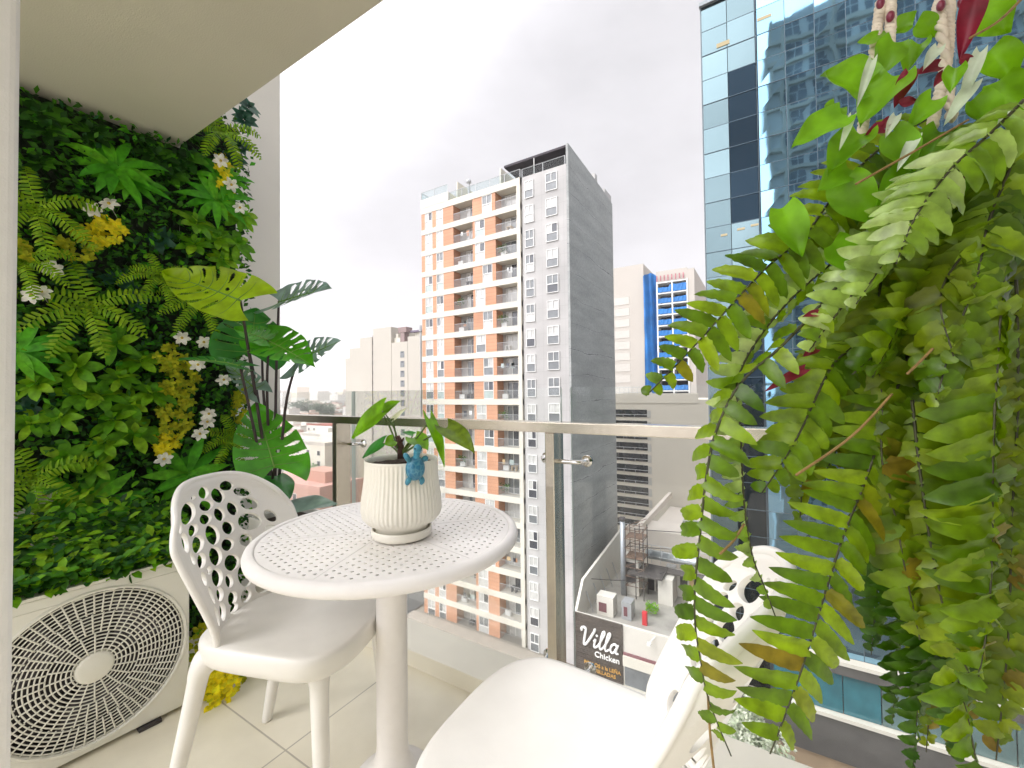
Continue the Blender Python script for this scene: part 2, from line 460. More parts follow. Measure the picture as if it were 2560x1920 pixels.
# ================================================================== chairs
HOLES = [(1300,118,27,35),(1235,127,15,12),(1376,155,30,42),(1432,105,32,28),(1500,150,35,25),(1102,220,18,28),(1180,195,48,55),(1302,198,35,30),(1432,247,24,37),(1515,222,36,32),(1108,317,25,52),(1190,305,32,30),(1280,275,32,28),(1360,268,25,37),(1195,395,40,42),(1296,378,35,55),(1388,355,28,36),(1496,330,48,44),(1590,285,22,32),(1127,435,15,38),(1187,495,32,37),(1284,508,36,50),(1366,455,32,32),(1165,597,18,40),(1221,575,18,22),(1368,565,40,42),(1262,635,36,48),(1426,650,38,58),(1505,615,30,35),(1186,715,13,55),(1333,675,23,36),(1510,702,42,40),(1254,740,27,36),(1335,782,32,35),(1418,772,30,33),(1182,855,18,60),(1250,850,28,50),(1340,845,30,25),(1600,620,22,24),(1585,375,28,30),(1460,440,28,32),(1555,455,32,40),(1500,525,25,32),(1580,540,25,32)]
def bil(px_, py_):
    BL, BR, TL, TR = (1125, 1035), (1690, 655), (985, 20), (1680, 40)
    u, v = .5, .5
    for _ in range(30):
        x = BL[0]*(1-u)*(1-v)+BR[0]*u*(1-v)+TL[0]*(1-u)*v+TR[0]*u*v
        y = BL[1]*(1-u)*(1-v)+BR[1]*u*(1-v)+TL[1]*(1-u)*v+TR[1]*u*v
        xu = (BR[0]-BL[0])*(1-v)+(TR[0]-TL[0])*v; yu = (BR[1]-BL[1])*(1-v)+(TR[1]-TL[1])*v
        xv = (TL[0]-BL[0])*(1-u)+(TR[0]-BR[0])*u; yv = (TL[1]-BL[1])*(1-u)+(TR[1]-BR[1])*u
        d = xu*yv-xv*yu
        ex, ey = px_-x, py_-y
        u += (ex*yv-ey*xv)/d; v += (xu*ey-yu*ex)/d
    return u, v, math.hypot(xu, yu), math.hypot(xv, yv)
holes = []
for hx, hy, rx_, ry_ in HOLES:
    u, v, su, sv = bil(hx, hy)
    holes.append((2*u-1, v, min(.18, 2*rx_/su*1.15), min(.080, ry_/sv*1.13)))
for h in [h for h in holes if h[0] < -.15 and h[1] < .68]:
    q = (-h[0] * .97, h[1] - .012, h[2], h[3])
    if all(((q[0] - o[0]) / (q[2] + o[2] + .05)) ** 2 + ((q[1] - o[1]) / (q[3] + o[3] + .012)) ** 2 > 1 for o in holes): holes.append(q)
def back_pt(u, v):
    hw = .176 + .028 * math.sin(min(1, max(0, v * 1.15)) * math.pi * .5) ** 1.6 - .012 * max(0, v - .8) / .2
    au = abs(u)
    h = .345 * (1 - .20 * au ** 3.2)
    z = v * h
    y = u * hw * (1 - .10 * max(0, (v - .75) / .25) ** 2 * au)
    x = -.175 - .02 * v - .26 * z - .26 * z * z + .082 * u * u * (1 - .25 * v) - .012 * math.exp(-v * 14)
    # raised frame round the pierced field
    edge = max(au ** 6, (max(0, (v - .86) / .14)) ** 1.5)
    x += .010 * min(1, edge * 1.6)
    return V((x, y, .425 + z))
def make_chair(label):
    t = thing('patio_chair', label, 'chair')
    NU, NV = 150, 140
    uv = [[[2 * i / NU - 1, j / NV] for i in range(NU + 1)] for j in range(NV + 1)]
    def inside(u, v):
        for h in holes:
            e = ((u - h[0]) / h[2]) ** 2 + ((v - h[1]) / h[3]) ** 2
            if e < 1: return h, e
        return None, 9
    keep = []
    for j in range(NV):
        for i in range(NU):
            h, e = inside((2 * i + 1) / NU - 1, (j + .5) / NV)
            if h is None: keep.append((j, i))
    cell = 2.2 / NU
    done = set()
    kept = set(keep)
    for j in range(NV + 1):
        for i in range(NU + 1):
            nb = [(jj, ii) in kept for jj in (j - 1, j) for ii in (i - 1, i) if 0 <= jj < NV and 0 <= ii < NU]
            if any(nb) and not all(nb):
                u, v = uv[j][i]
                best = None
                for h in holes:
                    e = math.sqrt(((u - h[0]) / h[2]) ** 2 + ((v - h[1]) / h[3]) ** 2)
                    if .3 < e < 1.9 and (best is None or abs(e - 1) < abs(best[1] - 1)): best = (h, e)
                if best:
                    h, e = best
                    uv[j][i] = [h[0] + (u - h[0]) / e, h[1] + (v - h[1]) / e]
    vs = [back_pt(u, v) for row in uv for (u, v) in row]
    b = MB(); b.add(vs, [(j * (NU + 1) + i, j * (NU + 1) + i + 1, (j + 1) * (NU + 1) + i + 1, (j + 1) * (NU + 1) + i) for (j, i) in keep])
    o = b.build('backrest', plastic, t, smooth=True)
    bm = bmesh.new(); bm.from_mesh(o.data)
    bmesh.ops.delete(bm, geom=[v for v in bm.verts if not v.link_faces], context='VERTS'); bm.to_mesh(o.data); bm.free()
    sd = o.modifiers.new('solid', 'SOLIDIFY'); sd.thickness = .011; sd.offset = 0
    bevel(o, .0028, 2, 50)
    # rolled outer edge
    rim = bez([back_pt(-1, v / 10) for v in range(0, 11)] + [back_pt(-1 + 2 * k / 20, 1) for k in range(1, 20)] + [back_pt(1, 1 - v / 10) for v in range(0, 11)], 4)
    b = MB(); b.tube(rim, .0085, 10); b.build('back_frame', plastic, t, smooth=True)
    # seat: super-ellipse dish with a rolled apron
    b = MB(); n = 72; rows = []
    def ring(s, z, ins=0):
        out = []
        for k in range(n):
            a = 2 * math.pi * k / n
            c, q = math.cos(a), math.sin(a)
            ex = 2 / (4.4 - 1.3 * max(0, c))
            x = math.copysign(abs(c) ** ex, c); y = math.copysign(abs(q) ** ex, q)
            hw = .198 + .016 * x
            hl = .205
            x2 = x * (hl * s - ins); y2 = y * (hw * s - ins)
            z2 = z
            if x > .3: z2 -= .012 * ((x - .3) / .7) ** 2 * s
            out.append(V((x2 + .01, y2, z2)))
        return out
    for s, z, i_ in ((.25, .415, 0), (.5, .418, 0), (.7, .424, 0), (.85, .429, 0), (.94, .431, 0), (.982, .430, 0), (.996, .4265, 0), (1.003, .420, 0), (1.005, .410, 0), (1, .395, .002), (1, .380, .006), (1, .377, .009), (1, .380, .014), (1, .40, .018)):
        rows.append(ring(s, z, i_))
    vs = [p for r_ in rows for p in r_]
    vs.append(V((.01, 0, .4145))); fs = [((k + 1) % n, k, len(vs) - 1) for k in range(n)]
    for j in range(len(rows) - 1):
        for k in range(n):
            k2 = (k + 1) % n; fs.append((j * n + k, j * n + k2, (j + 1) * n + k2, (j + 1) * n + k))
    b.add(vs, fs); b.build('seat', plastic, t, smooth=True)
    for fx, fy, x0, y0 in ((.180, .160, .152, .142), (.172, -.160, .148, -.142), (-.245, .170, -.165, .152), (-.245, -.170, -.165, -.152)):
        P_ = [V((x0 * .82, y0 * .82, .392)), V((x0 * .92, y0 * .92, .380)), V((x0, y0, .358)), V((x0 + (fx - x0) * .12, y0 + (fy - y0) * .12, .32)), V((x0 + (fx - x0) * .45, y0 + (fy - y0) * .5, .20)), V((fx, fy, .012)), V((fx, fy, 0))]
        b = MB(); b.tube(bez(P_, 4), [.012, .014, .017, .021, .025, .028, .030, .031][:4] + [.030, .031, .030, .0275] + [.0255, .024, .023, .022] + [.0215, .021, .0205, .020] + [.0195, .0185, .0175, .0165] + [.015, .0145, .014, .0135] + [.013], 14)
        b.build('leg', plastic, t, smooth=True)
    return t
def copy_tree(o, parent=None):
    c = o.copy(); col.objects.link(c); c.parent = parent
    for ch in list(o.children): copy_tree(ch, c)
    return c
chair = make_chair('white plastic chair standing beside the air conditioner and facing the table')
chair['group'] = 'white plastic chairs at the round table'
chair2 = copy_tree(chair)
chair2['label'] = 'white plastic chair by the railing, its pierced back half hidden behind the fern'
chair.location = (-1.175, .735, 0); chair.rotation_euler = (0, 0, R(23)); chair.scale = (1.04, 1.07, 1.12)
chair2.location = (-.318, .70, 0); chair2.rotation_euler = (0, 0, R(181)); chair2.scale = (1.12, 1.05, 1.11)

# ================================================================== round table
TC = V((-.938, .862, 0)); TZ = .72
t = thing('bistro_table', 'round white perforated table on a single column between two chairs', 'table', TC)
bm = bmesh.new()
RT = .340
ed = []
def loop(pts):
    vv = [bm.verts.new(p) for p in pts]
    for i in range(len(vv)): ed.append(bm.edges.new((vv[i], vv[(i + 1) % len(vv)])))
loop([(RT * math.cos(2 * math.pi * k / 120), RT * math.sin(2 * math.pi * k / 120), 0) for k in range(120)])
hr = .0042
for sct in range(6):
    a = 2 * math.pi * (sct + .32) / 6
    ca, sa = math.cos(a), math.sin(a)
    for i in range(2, 20):
        for j in range(-12, 13):
            x = i * .0185; y = (j + (.5 if i % 2 else 0)) * .0262
            rr = math.hypot(x, y)
            if abs(math.atan2(y, x)) > math.pi / 6 - .009 / rr or rr > RT - .012: continue
            cx, cy = x * ca - y * sa, x * sa + y * ca
            loop([(cx + hr * math.cos(2 * math.pi * k / 10), cy + hr * math.sin(2 * math.pi * k / 10), 0) for k in range(10)])
bmesh.ops.triangle_fill(bm, edges=ed, use_beauty=True, use_dissolve=False)
bmesh.ops.recalc_face_normals(bm, faces=bm.faces)
if sum(f.normal.z for f in bm.faces) < 0: bmesh.ops.reverse_faces(bm, faces=bm.faces)
me = bpy.data.meshes.new('table_top'); bm.to_mesh(me); bm.free(); me.materials.append(table_paint)
o = bpy.data.objects.new('table_top', me); col.objects.link(o); o.parent = t; o.location = (0, 0, TZ - .0005)
sd = o.modifiers.new('solid', 'SOLIDIFY'); sd.thickness = .007; sd.offset = -1
b = MB()
b.lathe([(RT - .004, TZ - .004), (RT + .001, TZ - .004), (RT + .0015, TZ + .001), (RT + .006, TZ + .0028), (RT + .016, TZ + .002), (RT + .024, TZ - .004), (RT + .0275, TZ - .014), (RT + .026, TZ - .024), (RT + .018, TZ - .031), (RT + .006, TZ - .033), (RT - .03, TZ - .028), (RT - .05, TZ - .020)], c=TC, n=120)
b.build('rim', table_paint, t, smooth=True)
b = MB()
for k in range(6):
    a = 2 * math.pi * (k + .82) / 6
    d = V((math.cos(a), math.sin(a), 0)); q = V((-d.y, d.x, 0))
    b.obox(TC + d * .03 - q * .0008 + V((0, 0, TZ - .0035)), d * (RT - .034), q * .0016, V((0, 0, .0034)))
    b.obox(TC + d * .03 - q * .009 + V((0, 0, TZ - .022)), d * (RT - .05), q * .018, V((0, 0, .014)))
b.build('seam_rib', mat('seam_paint', (.66, .63, .60), rough=.5), t)
b = MB(); b.lathe([(.0, TZ - .02), (.11, TZ - .02), (.11, TZ - .032), (.052, TZ - .045), (.0435, TZ - .08), (.0435, .11), (.046, .085), (.053, .06), (.066, .040), (.085, .026), (.105, .018), (.112, .010), (.112, .0), (0, 0)], c=TC, n=64)
b.build('column', table_paint, t, smooth=True)

# ================================================================== pot, saucer, plant, turtle
PC = V((-.862, .831, TZ + .0035))
SC = 1.0
KR = .885
b = MB(); b.lathe([(r * KR, z) for r, z in [(0, 0), (.082, 0), (.0885, .003), (.0915, .010), (.0915, .022), (.0895, .025), (.086, .024), (.0845, .012), (.07, .009), (0, .009)]], c=PC, n=72)
sa_ = b.build('saucer', ceramic, smooth=True, origin=PC); tag(sa_, 'round cream ceramic saucer under the flower pot on the table', 'saucer')
bevel(sa_, .001)
pt = thing('flower_pot', 'cream ribbed ceramic pot standing on its saucer on the round table', 'flower pot', PC + V((0, 0, .0095)))
prof = [(0, .0), (.073, .0), (.078, .004), (.079, .018), (.084, .024), (.105, .034), (.117, .047), (.1215, .065), (.1195, .095), (.1145, .125), (.111, .150), (.1095, .175), (.110, .192), (.1110, .1975), (.1095, .2), (.1065, .1985), (.105, .19), (.104, .16), (.104, .15)]
prof = [(r * KR, z) for r, z in prof]
def flute(a, z):
    zz = z
    k = 1 if .045 < zz < .185 else max(0, 1 - min(abs(zz - .045), abs(zz - .185)) / .012)
    if zz > .192: k = 0
    return 1 + .0085 * k * math.cos(a * 56)
fine = []
for i in range(len(prof) - 1):
    (r0, z0), (r1, z1) = prof[i], prof[i + 1]
    m_ = 3 if 5 < i < 12 else 1
    for k in range(m_): fine.append((r0 + (r1 - r0) * k / m_, z0 + (z1 - z0) * k / m_))
fine.append(prof[-1])
inner = [i for i, (r, z) in enumerate(fine) if z >= .199][0]
b = MB(); b.lathe(fine[:inner + 1], c=PC + V((0, 0, .0095)), n=448, mod=flute); b.lathe(fine[inner:], c=PC + V((0, 0, .0095)), n=448)
for i, p in enumerate(b.v): pass
b.build('pot_body', ceramic, pt, smooth=True)
b = MB(); rr = [(0, .187)] + [(.02 * k, .186 + rnd(-.003, .004)) for k in range(1, 5)] + [(.105 * KR, .182)]
b.lathe(rr, c=PC + V((0, 0, .0095)), n=40)
for i, p in enumerate(b.v): b.v[i] = p + V((0, 0, rnd(-.003, .003)))
b.build('soil', soil, pt, smooth=True)
# ================================================================== foliage materials
lf_dark = leafmat('small_dark_leaves', [(.008, .036, .004), (.020, .092, .005), (.06, .20, .010), (.013, .07, .022)], trans=.25, rough=.5, spec=.25)
lf_fern = leafmat('yellow_green_fern', [(.13, .29, .004), (.19, .36, .005), (.25, .40, .008)], trans=.3, rough=.5, spec=.25)
lf_rose = leafmat('bright_sprig_leaves', [(.07, .24, .006), (.15, .36, .008), (.26, .44, .012)], trans=.3, rough=.5, spec=.25)
lf_lance = leafmat('long_leaves', [(.04, .26, .008), (.09, .37, .010), (.14, .43, .015)], trans=.3, rough=.5, spec=.25)
lf_yel = leafmat('yellow_sprig_leaves', [(.72, .64, .010), (.80, .68, .015), (.55, .58, .015)], trans=.3, rough=.5, spec=.25)
lf_teal = leafmat('blue_green_leaves', [(.02, .09, .05), (.03, .11, .06)], trans=.2)
petal = leafmat('white_petals', [(.75, .73, .64), (.82, .80, .74)], trans=.3)
petal_y = mat('flower_centre', (.55, .40, .05), rough=.7)
lf_mon = leafmat('monstera_green', [(.07, .32, .012), (.09, .36, .014)], rough=.35, trans=.35, vscale=12)
lf_mon_lime = leafmat('monstera_lime', [(.30, .46, .006), (.33, .48, .008)], rough=.4, trans=.4, vscale=12)
lf_mon_dark = leafmat('monstera_dark', [(.035, .19, .025), (.04, .21, .03)], rough=.32, trans=.25, vscale=12)
lf_mon_grey = leafmat('monstera_grey', [(.19, .29, .24), (.24, .33, .29)], rough=.3, trans=.5, vscale=12, spec=.8)
stem_dark = mat('dark_petiole', (.055, .035, .035), rough=.55, var=.4, vscale=20)
stem_green = mat('green_petiole', (.10, .16, .03), rough=.5, var=.3, vscale=30)
lf_hang = leafmat('hanging_fern_leaves', [(.05, .115, .002), (.11, .20, .003), (.165, .27, .004), (.25, .36, .010), (.13, .23, .004), (.08, .165, .003), (.20, .31, .006), (.20, .15, .012)], rough=.38, trans=.42, vscale=60, spec=.5)
lf_hangp = leafmat('sheen_fern_leaves', [(.12, .23, .004), (.17, .29, .006), (.34, .46, .12), (.14, .25, .006), (.44, .54, .20), (.13, .24, .005)], rough=.36, trans=.35, vscale=60, spec=.6)  # pale tints paint glossy sheen onto curled leaflets, and their pale undersides
lf_hang2 = leafmat('shaded_fern_leaves', [(.025, .085, .002), (.05, .125, .003), (.035, .105, .003)], rough=.42, trans=.3, vscale=60, spec=.4)  # darker copy for the rear fronds; interior shade put into the colour
lf_hang3 = leafmat('old_fern_leaves', [(.07, .125, .002), (.13, .195, .003), (.19, .25, .004), (.11, .18, .003), (.09, .16, .003), (.19, .13, .012)], rough=.4, trans=.42, vscale=60, spec=.4)
lf_broad = leafmat('broad_green_leaves', [(.08, .26, .008), (.14, .34, .010), (.24, .42, .015)], rough=.36, trans=.4, vscale=30)
lf_pale = leafmat('pale_leaf_backs', [(.42, .50, .36), (.52, .58, .45)], rough=.4, trans=.25, vscale=30)
lf_red = leafmat('dark_red_leaves', [(.13, .007, .018), (.19, .011, .026), (.07, .005, .02)], rough=.5, trans=.3, vscale=30)
stem_fern = mat('fern_stem', (.045, .045, .012), rough=.6, var=.5, vscale=80)
stem_dry = mat('dry_stem', (.26, .16, .05), rough=.8, var=.4, vscale=80)

# ================================================================== artificial green wall
WN = V((1, -.12, 0)).normalized()
def wallx(y): return -2.32 + .12 * (y - .9)
def onwall(x, y, off=0.0):
    p0 = V((wallx(.9) + off, .9, 0)); r = ray(x, y)
    return EYE + r * ((p0 - EYE).dot(WN) / r.dot(WN))
gw = thing('green_wall', 'artificial green wall panel of ferns, leafy sprigs and white flowers beside the balcony', 'plant wall', (wallx(.6), .6, 0))
b = MB()
def wp(y, z, off): return V((wallx(y) + off, y, z))
for (y0, y1, z0, z1) in ((-.2, .868, 0, 2.29), (.868, 1.10, 0, 2.50)):
    n1, n2 = int((y1 - y0) / .03), int((z1 - z0) / .03)
    grid = [[wp(y0 + (y1 - y0) * i / n1, z0 + (z1 - z0) * j / n2, -.03 + .02 * mnoise.noise(V((i * .7, j * .7, y0)))) for i in range(n1 + 1)] for j in range(n2 + 1)]
    b.add([p for r_ in grid for p in r_], [(j * (n1 + 1) + i, j * (n1 + 1) + i + 1, (j + 1) * (n1 + 1) + i + 1, (j + 1) * (n1 + 1) + i) for j in range(n2) for i in range(n1)])
b.build('backing_mat', mat('backing_mat', (.012, .022, .008), rough=.9, var=.5, vscale=60, bump=.6, bscale=120), gw)
tocam = lambda p: (EYE - p).normalized()
b = MB()
cnt = 0
while cnt < 11000:
    y = rnd(-.05, 1.135); z = rnd(.01, 2.53)
    if y < .86 and z > 2.285: continue
    if z < .5 and y < .6: continue
    if y > 1.09 and rnd(0, 1) < .35: continue
    off = rnd(-.02, .045)
    p = wp(y, z, off)
    d = V((rnd(.2, 1), rnd(-1, 1), rnd(-1, .8)))
    b.leaf(p, d, V((1, rnd(-.6, .3), rnd(.0, .8))), rnd(.018, .042), rnd(.012, .024), 'oval', rnd(-.3, .8), .2, m=0 if rnd(0, 1) < .85 else 1, ns=2)
    cnt += 1
fo = b.build('foliage', [lf_dark, lf_lance], gw, smooth=True); fo['kind'] = 'stuff'

def side_axes(n):
    u = V((0, 0, 1)); s = n.cross(u).normalized(); return s, s.cross(n).normalized()
def sprig(px_, py_, size=1.0, off=.05, m=lf_rose, name='leaf_sprig', nl=None, W=.036, L=.085, prof='oval'):
    c = onwall(px_, py_, off)
    n = (V((.8, -.35, .35)) + V((rnd(-.3, .3), rnd(-.35, .35), rnd(-.3, .3)))).normalized()
    s, u = side_axes(n); b = MB(); nl = nl or random.randint(7, 9); ph = rnd(0, 6)
    for k in range(nl):
        a = ph + 2 * math.pi * k / nl + rnd(-.2, .2)
        d = s * math.cos(a) + u * math.sin(a)
        b.leaf(c + d * .005, d + n * rnd(.25, .6), n, L * size * rnd(.8, 1.1), W * size * rnd(.85, 1.1), prof, rnd(.4, .9), .22, ns=6)
    for k in range(4):
        a = ph + 1.5 * k
        d = s * math.cos(a) + u * math.sin(a)
        b.leaf(c + n * .012, d * .6 + n, n, L * size * .5, W * size * .7, prof, rnd(.3, .7), .25, ns=4)
    b.tube([c - n * .06, c + n * .01], .003, 5)
    return b.build(name, m, gw, smooth=True)
def wall_fern(px_, py_, size=1.0, angs=None, m=lf_fern, off=.06, L=.19):
    c = onwall(px_, py_, off); n = V((.85, -.35, .25)).normalized(); s, u = side_axes(n)
    b = MB()
    for a in angs or [R(x) for x in (20, 75, 150, 205, 250, 300, 340)]:
        a += rnd(-.12, .12)
        d = (s * math.cos(a) + u * math.sin(a)); Lf = L * size * rnd(.8, 1.15)
        pth = [c + d * (Lf * t) + n * (.05 * math.sin(t * 2.6)) - V((0, 0, .05 * size * t * t)) for t in [i / 12 for i in range(13)]]
        frond(b, pth, .034 * size, n, .0150 * size, droop=.12, W=.0105 * size)
    return b.build('fern', m, gw, smooth=True)
def frond(b, path, L0, n, spacing, droop=.2, W=.016, roll=0, curl=.5, taper=.75, prof='pinna', m=0, ns=6, ser=0, ms=None, stem=.0013, start=.04, jitter=.12, fold=.0, gap=0):
    """stem with paired leaflets that shorten towards the tip"""
    path = [V(p) for p in path]
    ln = [0]
    for i in range(1, len(path)): ln.append(ln[-1] + (path[i] - path[i - 1]).length)
    T = ln[-1]
    def at(s):
        for i in range(1, len(path)):
            if ln[i] >= s:
                k = (s - ln[i - 1]) / max(1e-6, ln[i] - ln[i - 1]); return path[i - 1].lerp(path[i], k), (path[i] - path[i - 1]).normalized()
        return path[-1], (path[-1] - path[-2]).normalized()
    s = T * start; side = 1
    while s < T * .985:
        p, t = at(s); q = s / T
        nn = (n - t * n.dot(t)).normalized()
        if roll: nn = Matrix.Rotation(roll, 3, t) @ nn
        sd = t.cross(nn).normalized()
        pl = min(1, .55 + q * 2.5) * (1 - max(0, (q - taper) / (1 - taper)) ** 1.3 * .85) if q > 0 else .5
        for sg in (1, -1):
            if gap and rnd(0, 1) < gap: continue
            d = sd * sg + t * rnd(.12, .34) + V((0, 0, -droop)) + nn * rnd(-jitter, jitter) - nn * fold
            b.leaf(p + t * (spacing * .25 * sg), d, nn + sd * rnd(-jitter, jitter) * 2, L0 * pl * rnd(.88, 1.08), W * (.6 + .4 * pl), prof, curl * rnd(.5, 1.5), rnd(.0, .35) if rnd(0, 1) < .6 else rnd(.3, .75), m=m, twist=rnd(-.5, .5), ns=ns, wave=rnd(-.06, .06), ser=ser)
        s += spacing * rnd(.9, 1.1)
    rs = [stem * (1 - .6 * i / (len(path) - 1)) for i in range(len(path))]
    b.tube(path, rs, 5, m=m if ms is None else ms)
for (x, y, s) in ((225, 765, 1.15), (90, 520, 1.0), (85, 1195, 1.0), (505, 755, .85), (555, 330, .95), (585, 1090, .75), (60, 655, .8), (400, 690, .7)):
    wall_fern(x, y, s)
for (x, y) in ((130,870),(192,922),(288,858),(352,905),(300,945),(150,1045),(285,1050),(335,1085),(160,1145),(240,1165),(262,1108),(488,612),(545,598),(560,650),(250,990),(200,985),(380,985),(95,960),(330,1010),(225,1225),(130,1250),(75,1060),(490,560),(600,540),(590,610)):
    sprig(x, y, rnd(.85, 1.15))
for (x, y) in ((250,1372),(330,1352),(60,1415),(365,1328),(150,1410),(420,1300),(110,1440),(300,1330),(200,1350)):
    sprig(x, y, rnd(.8, 1), off=rnd(.12, .2))
for (x, y) in ((120,325),(105,285),(230,330),(430,440),(390,390),(470,400),(100,410)):
    sprig(x, y, rnd(.8, 1.1), off=.02, m=lf_dark)
for (x, y, s, ph) in ((290,420,1.1,0),(540,500,1.0,1),(225,1270,1.25,2),(470,1185,1.2,3),(50,880,1.0,4),(330,455,.8,5),(560,450,.8,2)):
    c = onwall(x, y, .06); n = V((.85, -.35, .2)).normalized(); s_, u_ = side_axes(n); b = MB()
    for k in range(13):
        a = ph + 2.4 * k
        d = s_ * math.cos(a) + u_ * math.sin(a)
        b.leaf(c, d + n * rnd(.3, .9), n, .17 * s * rnd(.7, 1.15), .036 * s, 'lance', rnd(.7, 1.3), .3, ns=6)
    b.build('long_leaf_tuft', lf_lance, gw, smooth=True)
def yellow(x, y, nn, rx_, ry_, off=.05, m=lf_yel, sz=.022):
    b = MB()
    for k in range(nn):
        a = rnd(0, 6.28); r = math.sqrt(rnd(0, 1))
        c = onwall(x + rx_ * r * math.cos(a), y + ry_ * r * math.sin(a), off + rnd(-.03, .04))
        for j in range(5):
            aa = j * 1.2566 + rnd(-.3, .3)
            b.leaf(c, V((.6, math.cos(aa), math.sin(aa))), V((1, 0, .2)), sz * rnd(.8, 1.3), sz * .62, 'oval', .5, .2, ns=3)
    return b.build('yellow_sprig', m, gw, smooth=True)
lf_olive = leafmat('olive_sprig_leaves', [(.32, .38, .010), (.48, .46, .012), (.20, .30, .010)], trans=.3, rough=.5, spec=.25)
yellow(255, 585, 34, 55, 40); yellow(200, 610, 20, 60, 40, m=lf_olive); yellow(440, 1010, 55, 45, 90, m=lf_olive); yellow(455, 960, 30, 40, 60, m=lf_olive)
yellow(415, 1110, 22, 30, 30); yellow(45, 625, 20, 35, 30, m=lf_olive); yellow(40, 1370, 35, 35, 60, m=lf_olive); yellow(555, 430, 22, 22, 40)
yellow(420, 900, 20, 40, 40, m=lf_olive); yellow(600, 1010, 25, 18, 50, m=lf_olive); yellow(565, 475, 12, 20, 30); yellow(105, 1370, 10, 25, 15)
for (x, y) in ((300, 700), (180, 690), (400, 600), (330, 740), (50, 1020), (610, 300), (600, 370), (620, 270), (585, 400)):
    sprig(x, y, .9, off=.0, m=lf_teal, W=.05, L=.08, prof='ovate')
for (x, y) in ((232,525),(273,510),(133,672),(80,738),(103,730),(455,845),(510,856),(522,1035),(500,1085),(518,1055),(112,1240),(410,1148),(105,1358),(146,1355),(552,402),(578,462),(495,912),(560,950),(50,1295),(600,520)):
    c = onwall(x, y, rnd(.09, .11)); n = (V((.9, -.35, .15)) + V((rnd(-.2, .2), rnd(-.3, .3), rnd(-.3, .3)))).normalized(); s, u = side_axes(n); ph = rnd(0, 1)
    b = MB()
    for k in range(6):
        a = ph + k * math.pi / 3; d = s * math.cos(a) + u * math.sin(a)
        b.leaf(c, d + n * .3, n, .034 * rnd(.9, 1.1), .02, 'petal', .5, .2, ns=4)
    b.ell(c + n * .004, .006, .006, .006, 8, 5, m=1)
    b.tube([c - n * .07, c], .0015, 5, m=0)
    b.build('flower', [petal, petal_y], gw, smooth=True)
# greenery lying over the top of the air conditioner
b = MB()
for k in range(2400):
    p = V((-1.812 - .39 * rnd(0, 1) ** 1.5, rnd(-.1, .74), 0)); p.x += .1 * (p.y - .45); p.z = .538 + rnd(0, .05) + .22 * ((-1.83 - p.x) / .37) * rnd(.2, 1)
    b.leaf(p, V((rnd(-.3, 1), rnd(-.8, .8), rnd(-.4, .7))), V((.5, -.2, 1)), rnd(.025, .05), rnd(.016, .026), 'oval', .5, .2, m=0 if rnd(0, 1) < .6 else 1, ns=3)
b.build('lid_spray', [lf_dark, lf_rose], gw, smooth=True)
# sprays that spill round the end of the air conditioner onto the floor
b = MB()
for k in range(420):
    p = V((rnd(-2.05, -1.74), rnd(.74, .98), 0)); p.z = rnd(.005, .17) * (1 - .6 * (p.x + 2.05) / .35)
    b.leaf(p, V((rnd(-.3, 1), rnd(-.6, .6), rnd(-.6, .6))), V((.5, -.3, 1)), rnd(.02, .04), .02, 'oval', .5, .2, ns=3)
b.build('floor_spray', lf_olive, gw, smooth=True)
b = MB()
for k in range(80):
    p = V((rnd(-1.80, -1.68), rnd(.72, .80), 0)); p.z = rnd(.005, .12)
    for j in range(4):
        aa = rnd(0, 6.28); b.leaf(p, V((.6, math.cos(aa), math.sin(aa))), V((1, -.3, .5)), rnd(.018, .03), .016, 'oval', .5, .2, ns=3)
b.build('yellow_sprig', lf_yel, gw, smooth=True)

# ================================================================== plant in the ribbed pot
an = thing('potted_plant', 'small plant with arrow-shaped green leaves growing in the ribbed pot', 'plant', PC + V((0, 0, .172)))
YP = PC.y
def pp(x, y, dy=0): return atY(x, y, YP + dy)
def view_n(p, c):
    """blade normal from (screen right, away from viewer, up)"""
    return rt * c[0] - tocam(V(p)) * c[1] + V((0, 0, c[2]))
def bigleaf(b, base, tip, W, nrm, bend=.25, cup=.12, m=0, lobes=.22, ns=18, wave=.03):
    """heart-shaped blade with two rear lobes; flat strips of five points"""
    base, tip = V(base), V(tip); d = tip - base; L = d.length; d.normalize()
    nrm = view_n(base, nrm); s = d.cross(nrm).normalized(); n = s.cross(d).normalized()
    vs = []; fs = []; cols = 13
    for i in range(ns + 1):
        t = i / ns
        w = W * .5 * (math.sin(math.pi * min(1, (t * .92 + .08)) ** .62) ** .85 if t < 1 else 0.0)
        for j in range(cols):
            q = (j / (cols - 1)) * 2 - 1
            back = lobes * L * (abs(q) ** 1.5) * max(0, 1 - t * 2.2)
            p = base + d * (t * L - back) + s * (q * w)
            p += n * (cup * W * (abs(q) ** 1.6) - bend * L * t * t * .5 + wave * W * math.sin(q * 3 + t * 9) * abs(q))
            vs.append(p)
    for i in range(ns):
        for j in range(cols - 1):
            a = i * cols + j; fs.append((a, a + 1, a + cols + 1, a + cols))
    b.add(vs, fs, m)
heart = pp(1000, 1128)
